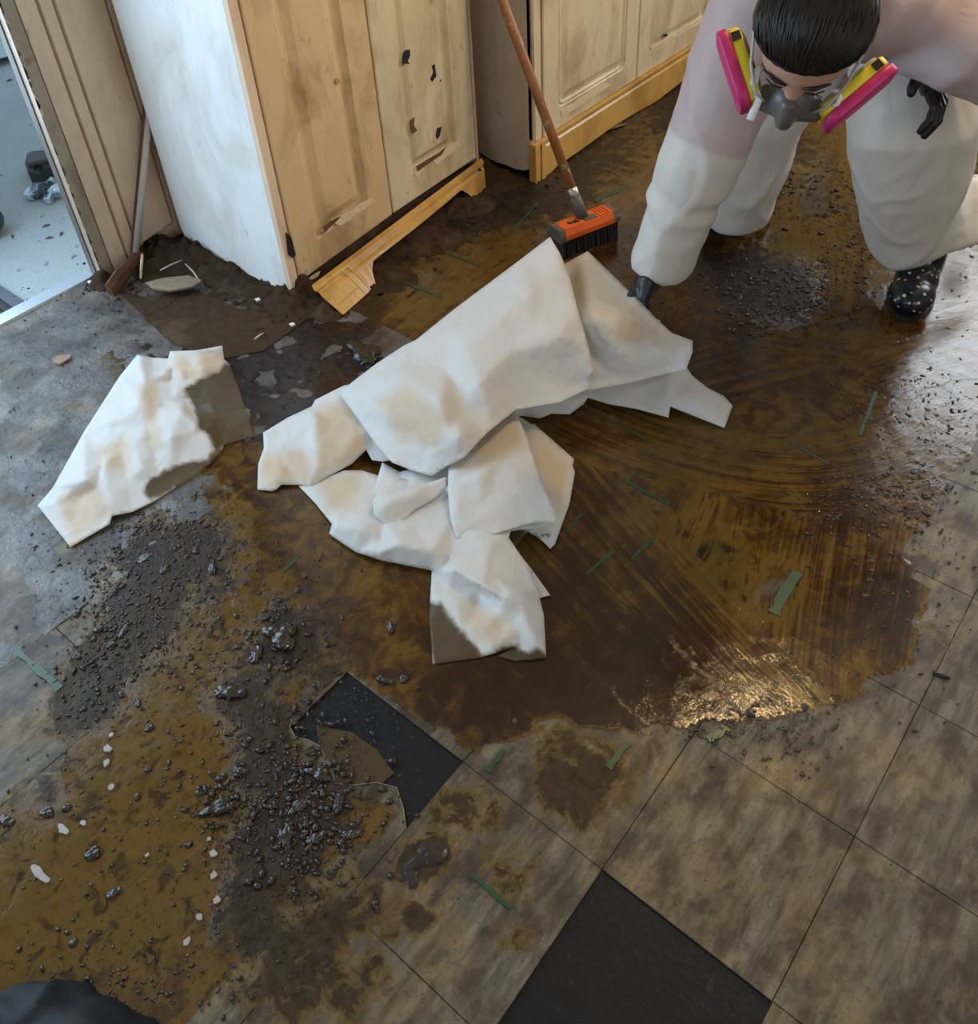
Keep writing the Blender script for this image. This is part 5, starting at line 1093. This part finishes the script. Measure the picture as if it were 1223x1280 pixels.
# boots with coloured dots
M['boot'] = plain('black rubber boot', (.008, .010, .016), .22, 0, .2, 20, .05)
M['sole'] = plain('boot sole', (.014, .013, .012), .5)
dotm = [plain('dot '+n_, c_, .4) for n_, c_ in (('cream', (.60, .55, .38)), ('orange', (.55, .22, .06)), ('blue', (.10, .16, .34)), ('white', (.62, .62, .60)), ('olive', (.32, .34, .14)))]
ds = MB().ball((0, 0, 0), (1, 1, .25), 10, 4); dot_me = []
for m_ in dotm:
    me = bpy.data.meshes.new('dot'); me.from_pydata(ds.v, [], ds.f); me.update(); me.materials.append(m_); dot_me.append(me)
def boot(toe, fdir_, shaft_top, ndots):
    fd = np.array([fdir_[0], fdir_[1], 0.]); fd /= np.linalg.norm(fd); sdv = np.array([-fd[1], fd[0], 0]); FM = np.stack([sdv, fd, [0, 0, 1]], 1)
    P = lambda a, b_, c_: toe-fd*a+sdv*b_+np.array([0, 0, c_])
    mb = MB(); mb.ball(P(.075, 0, .050), (.066, .078, .048), 18, 12, FM).ball(P(.14, 0, .058), (.062, .08, .056), 18, 12, FM).ball(P(.215, 0, .055), (.056, .07, .055), 18, 12, FM)
    mb.tube([P(.205, 0, .05), P(.20, 0, .11), shaft_top*.5+P(.20, 0, .11)*.5, shaft_top], [.058, .062, .064, .066], 18)
    v, nn, f = remeshed(mb, .007, 5); v[:, 2] = np.maximum(v[:, 2], .010)
    bt_ = mk('boot', v, f, M['boot'], pe, True)
    # sole: outline slab
    ol = []
    for k in range(28):
        a = 2*math.pi*k/28; s_ = math.sin(a); c_ = math.cos(a); w_ = .066 if c_ > .2 else .060
        ol.append(tuple((toe-fd*(.143-.147*c_)+sdv*w_*s_*(1-.12*abs(c_)**3))[:2]))
    MB().prism(ol, .0035, .021).build('sole', M['sole'], bt_, False)
    pts = []
    for i in np.random.default_rng(ndots).permutation(len(v)):
        if v[i][2] < .035 or nn[i]@(CAM-v[i]) < -.6 or v[i][2] > .24: continue
        if all(np.linalg.norm(v[i]-q) > .019 for q in pts): pts.append(v[i]); \
            None
        else: continue
        o = bpy.data.objects.new('dot', dot_me[len(pts) % 5]); COL.objects.link(o)
        s_ = random.uniform(.0030, .0055); qn = Vector(nn[i]).to_track_quat('Z', 'Y')
        o.matrix_basis = Matrix.Translation(Vector(v[i])) @ qn.to_matrix().to_4x4() @ Matrix.Diagonal((s_, s_, s_*.9, 1)); setpar(o, bt_)
        if len(pts) >= ndots: break
    return bt_
boot(np.array(G(1128, 403)), (.17, -.98), anL+np.array([0, .01, .16]), 75)
boot(np.array(G(884, 296)), (-.30, -.95), anR+np.array([0, .02, .14]), 40)

# respirator
rs = empty('respirator', HL((0, -.12, -.06))); setpar(rs, pe); rs.matrix_parent_inverse = Matrix.Translation(-pe.location)
M['rgrey'] = plain('grey silicone', (.11, .10, .095), .4); M['ryel'] = plain('yellow cartridge', (.78, .60, .02), .4); M['rmag'] = plain('magenta filter', (.52, .015, .14), .45); M['rclear'] = plain('strap grey', (.42, .40, .38), .4)
b = MB(); b.ball(HL((0, -.105, -.065)), (.042, .036, .050), 16, 12, HM).tube([HL((0, -.118, -.015)), HL((0, -.138, -.045)), HL((0, -.142, -.075))], [.013, .017, .017], 12)
for s in (-1, 1): b.tube([HL((s*.02, -.11, -.07)), HL((s*.055, -.105, -.075))], [.026, .024], 12)
v, nn, f = remeshed(b, .005, 3); mk('facepiece', v, f, M['rgrey'], rs, True)
for s in (-1, 1):
    c0 = np.array([s*.098, -.066, -.078]); dl = np.array([s*.56, .83, 0]); nl = np.array([s*.83, -.56, 0]); zl = np.array([0, 0, 1.])
    def slab(n0, n1, hl, hz, name, mt, bev=.75):
        pr = []
        for cx, cz, a0 in ((1, 1, 0), (-1, 1, 90), (-1, -1, 180), (1, -1, 270)):
            for k in range(6):
                an = math.radians(a0+18*k); pr.append((cx*(1-.34)+.34*math.cos(an), cz*(1-.42)+.42*math.sin(an)))
        n_ = len(pr); LL = [(n0, .94), (n0+.003, 1.0), (n1-.003, 1.0), (n1, .94)]
        v_ = [HL(c0+nl*q+dl*a*hl*k_+zl*c_*hz*k_) for q, k_ in LL for a, c_ in pr]
        return mk(name, v_, [tuple(range(n_))[::-1], tuple(range(3*n_, 4*n_))]+[(j*n_+i, j*n_+(i+1) % n_, (j+1)*n_+(i+1) % n_, (j+1)*n_+i) for j in range(3) for i in range(n_)], mt, rs, True)
    slab(-.020, -.014, .060, .040, 'cartridge_base', M['rclear'])
    slab(-.014, .006, .068, .045, 'cartridge', M['ryel'])
    slab(.006, .026, .072, .048, 'filter', M['rmag'])
    v_ = [HL(c0+nl*q+dl*a+zl*.0462) for q, a in ((-.012, .040), (.004, .040), (.004, .056), (-.012, .056))]; v2 = [p+HM@np.array([0, 0, .0015]) for p in v_]
    MB().hexa(v_, v2).build('label_mark', M['black'], rs)
    MB().tube([HL((s*.045, -.118, -.048)), HL((s*.062, -.112, -.030)), HL((s*.082, -.070, -.020)), HL((s*.100, .02, -.02)), HL((s*.085, .09, -.01))], [(.008, .003)]*5, 8).build('strap', M['rclear'], rs, True)
M['wstrap'] = plain('white strap', (.80, .79, .76), .6)
zs = np.linalg.norm(HL((-.06, -.10, -.05))-CAM)
dq = float((HL((-.06, -.10, -.03))-CAM)@FW)
MB().tube([DP(955, 82, dq), DP(947, 88, dq-.005), DP(944, 100, dq), DP(941, 110, dq+.01), DP(946, 117, dq+.01), DP(949, 124, dq+.01), DP(945, 134, dq+.02), DP(938, 150, dq+.02)], [(.007, .003)]*8, 8, up=tuple(tc)).build('strap_tail', M['wstrap'], rs, True)
MB().tube([DP(1040, 113, dq-.03), DP(1048, 114, dq-.035), DP(1051, 121, dq-.035), DP(1047, 130, dq-.03), DP(1040, 133, dq-.02)], [.0045]*5, 8).build('strap_tail', M['wstrap'], rs, True)

# ================================================================== black plastic bag at the edge
mb = MB()
for (px, py, z, r) in [(70,1292,.01,.07), (120,1310,.01,.07), (15,1300,.01,.08), (165,1325,.01,.06), (90,1345,.02,.11)]: mb.ball(G(px, py, z), (r, r, r*.6), 14, 9)
v, nn, f = remeshed(mb, .012, 3)
for i in range(len(v)):
    p = Vector(v[i])*14; p = p*.6; v[i] += nn[i]*(.020*(1-abs(2*mnoise.noise(p)))**2-.010+.005*mnoise.noise(p*2.5)); v[i][2] = max(v[i][2], .004)
mk('black_bag', v, f, plain('black plastic', (.004, .006, .009), .55, 0, .2, 20, .1, .25), None, True, 'crumpled black plastic bag lying on the ochre wet tiles', 'plastic bag')
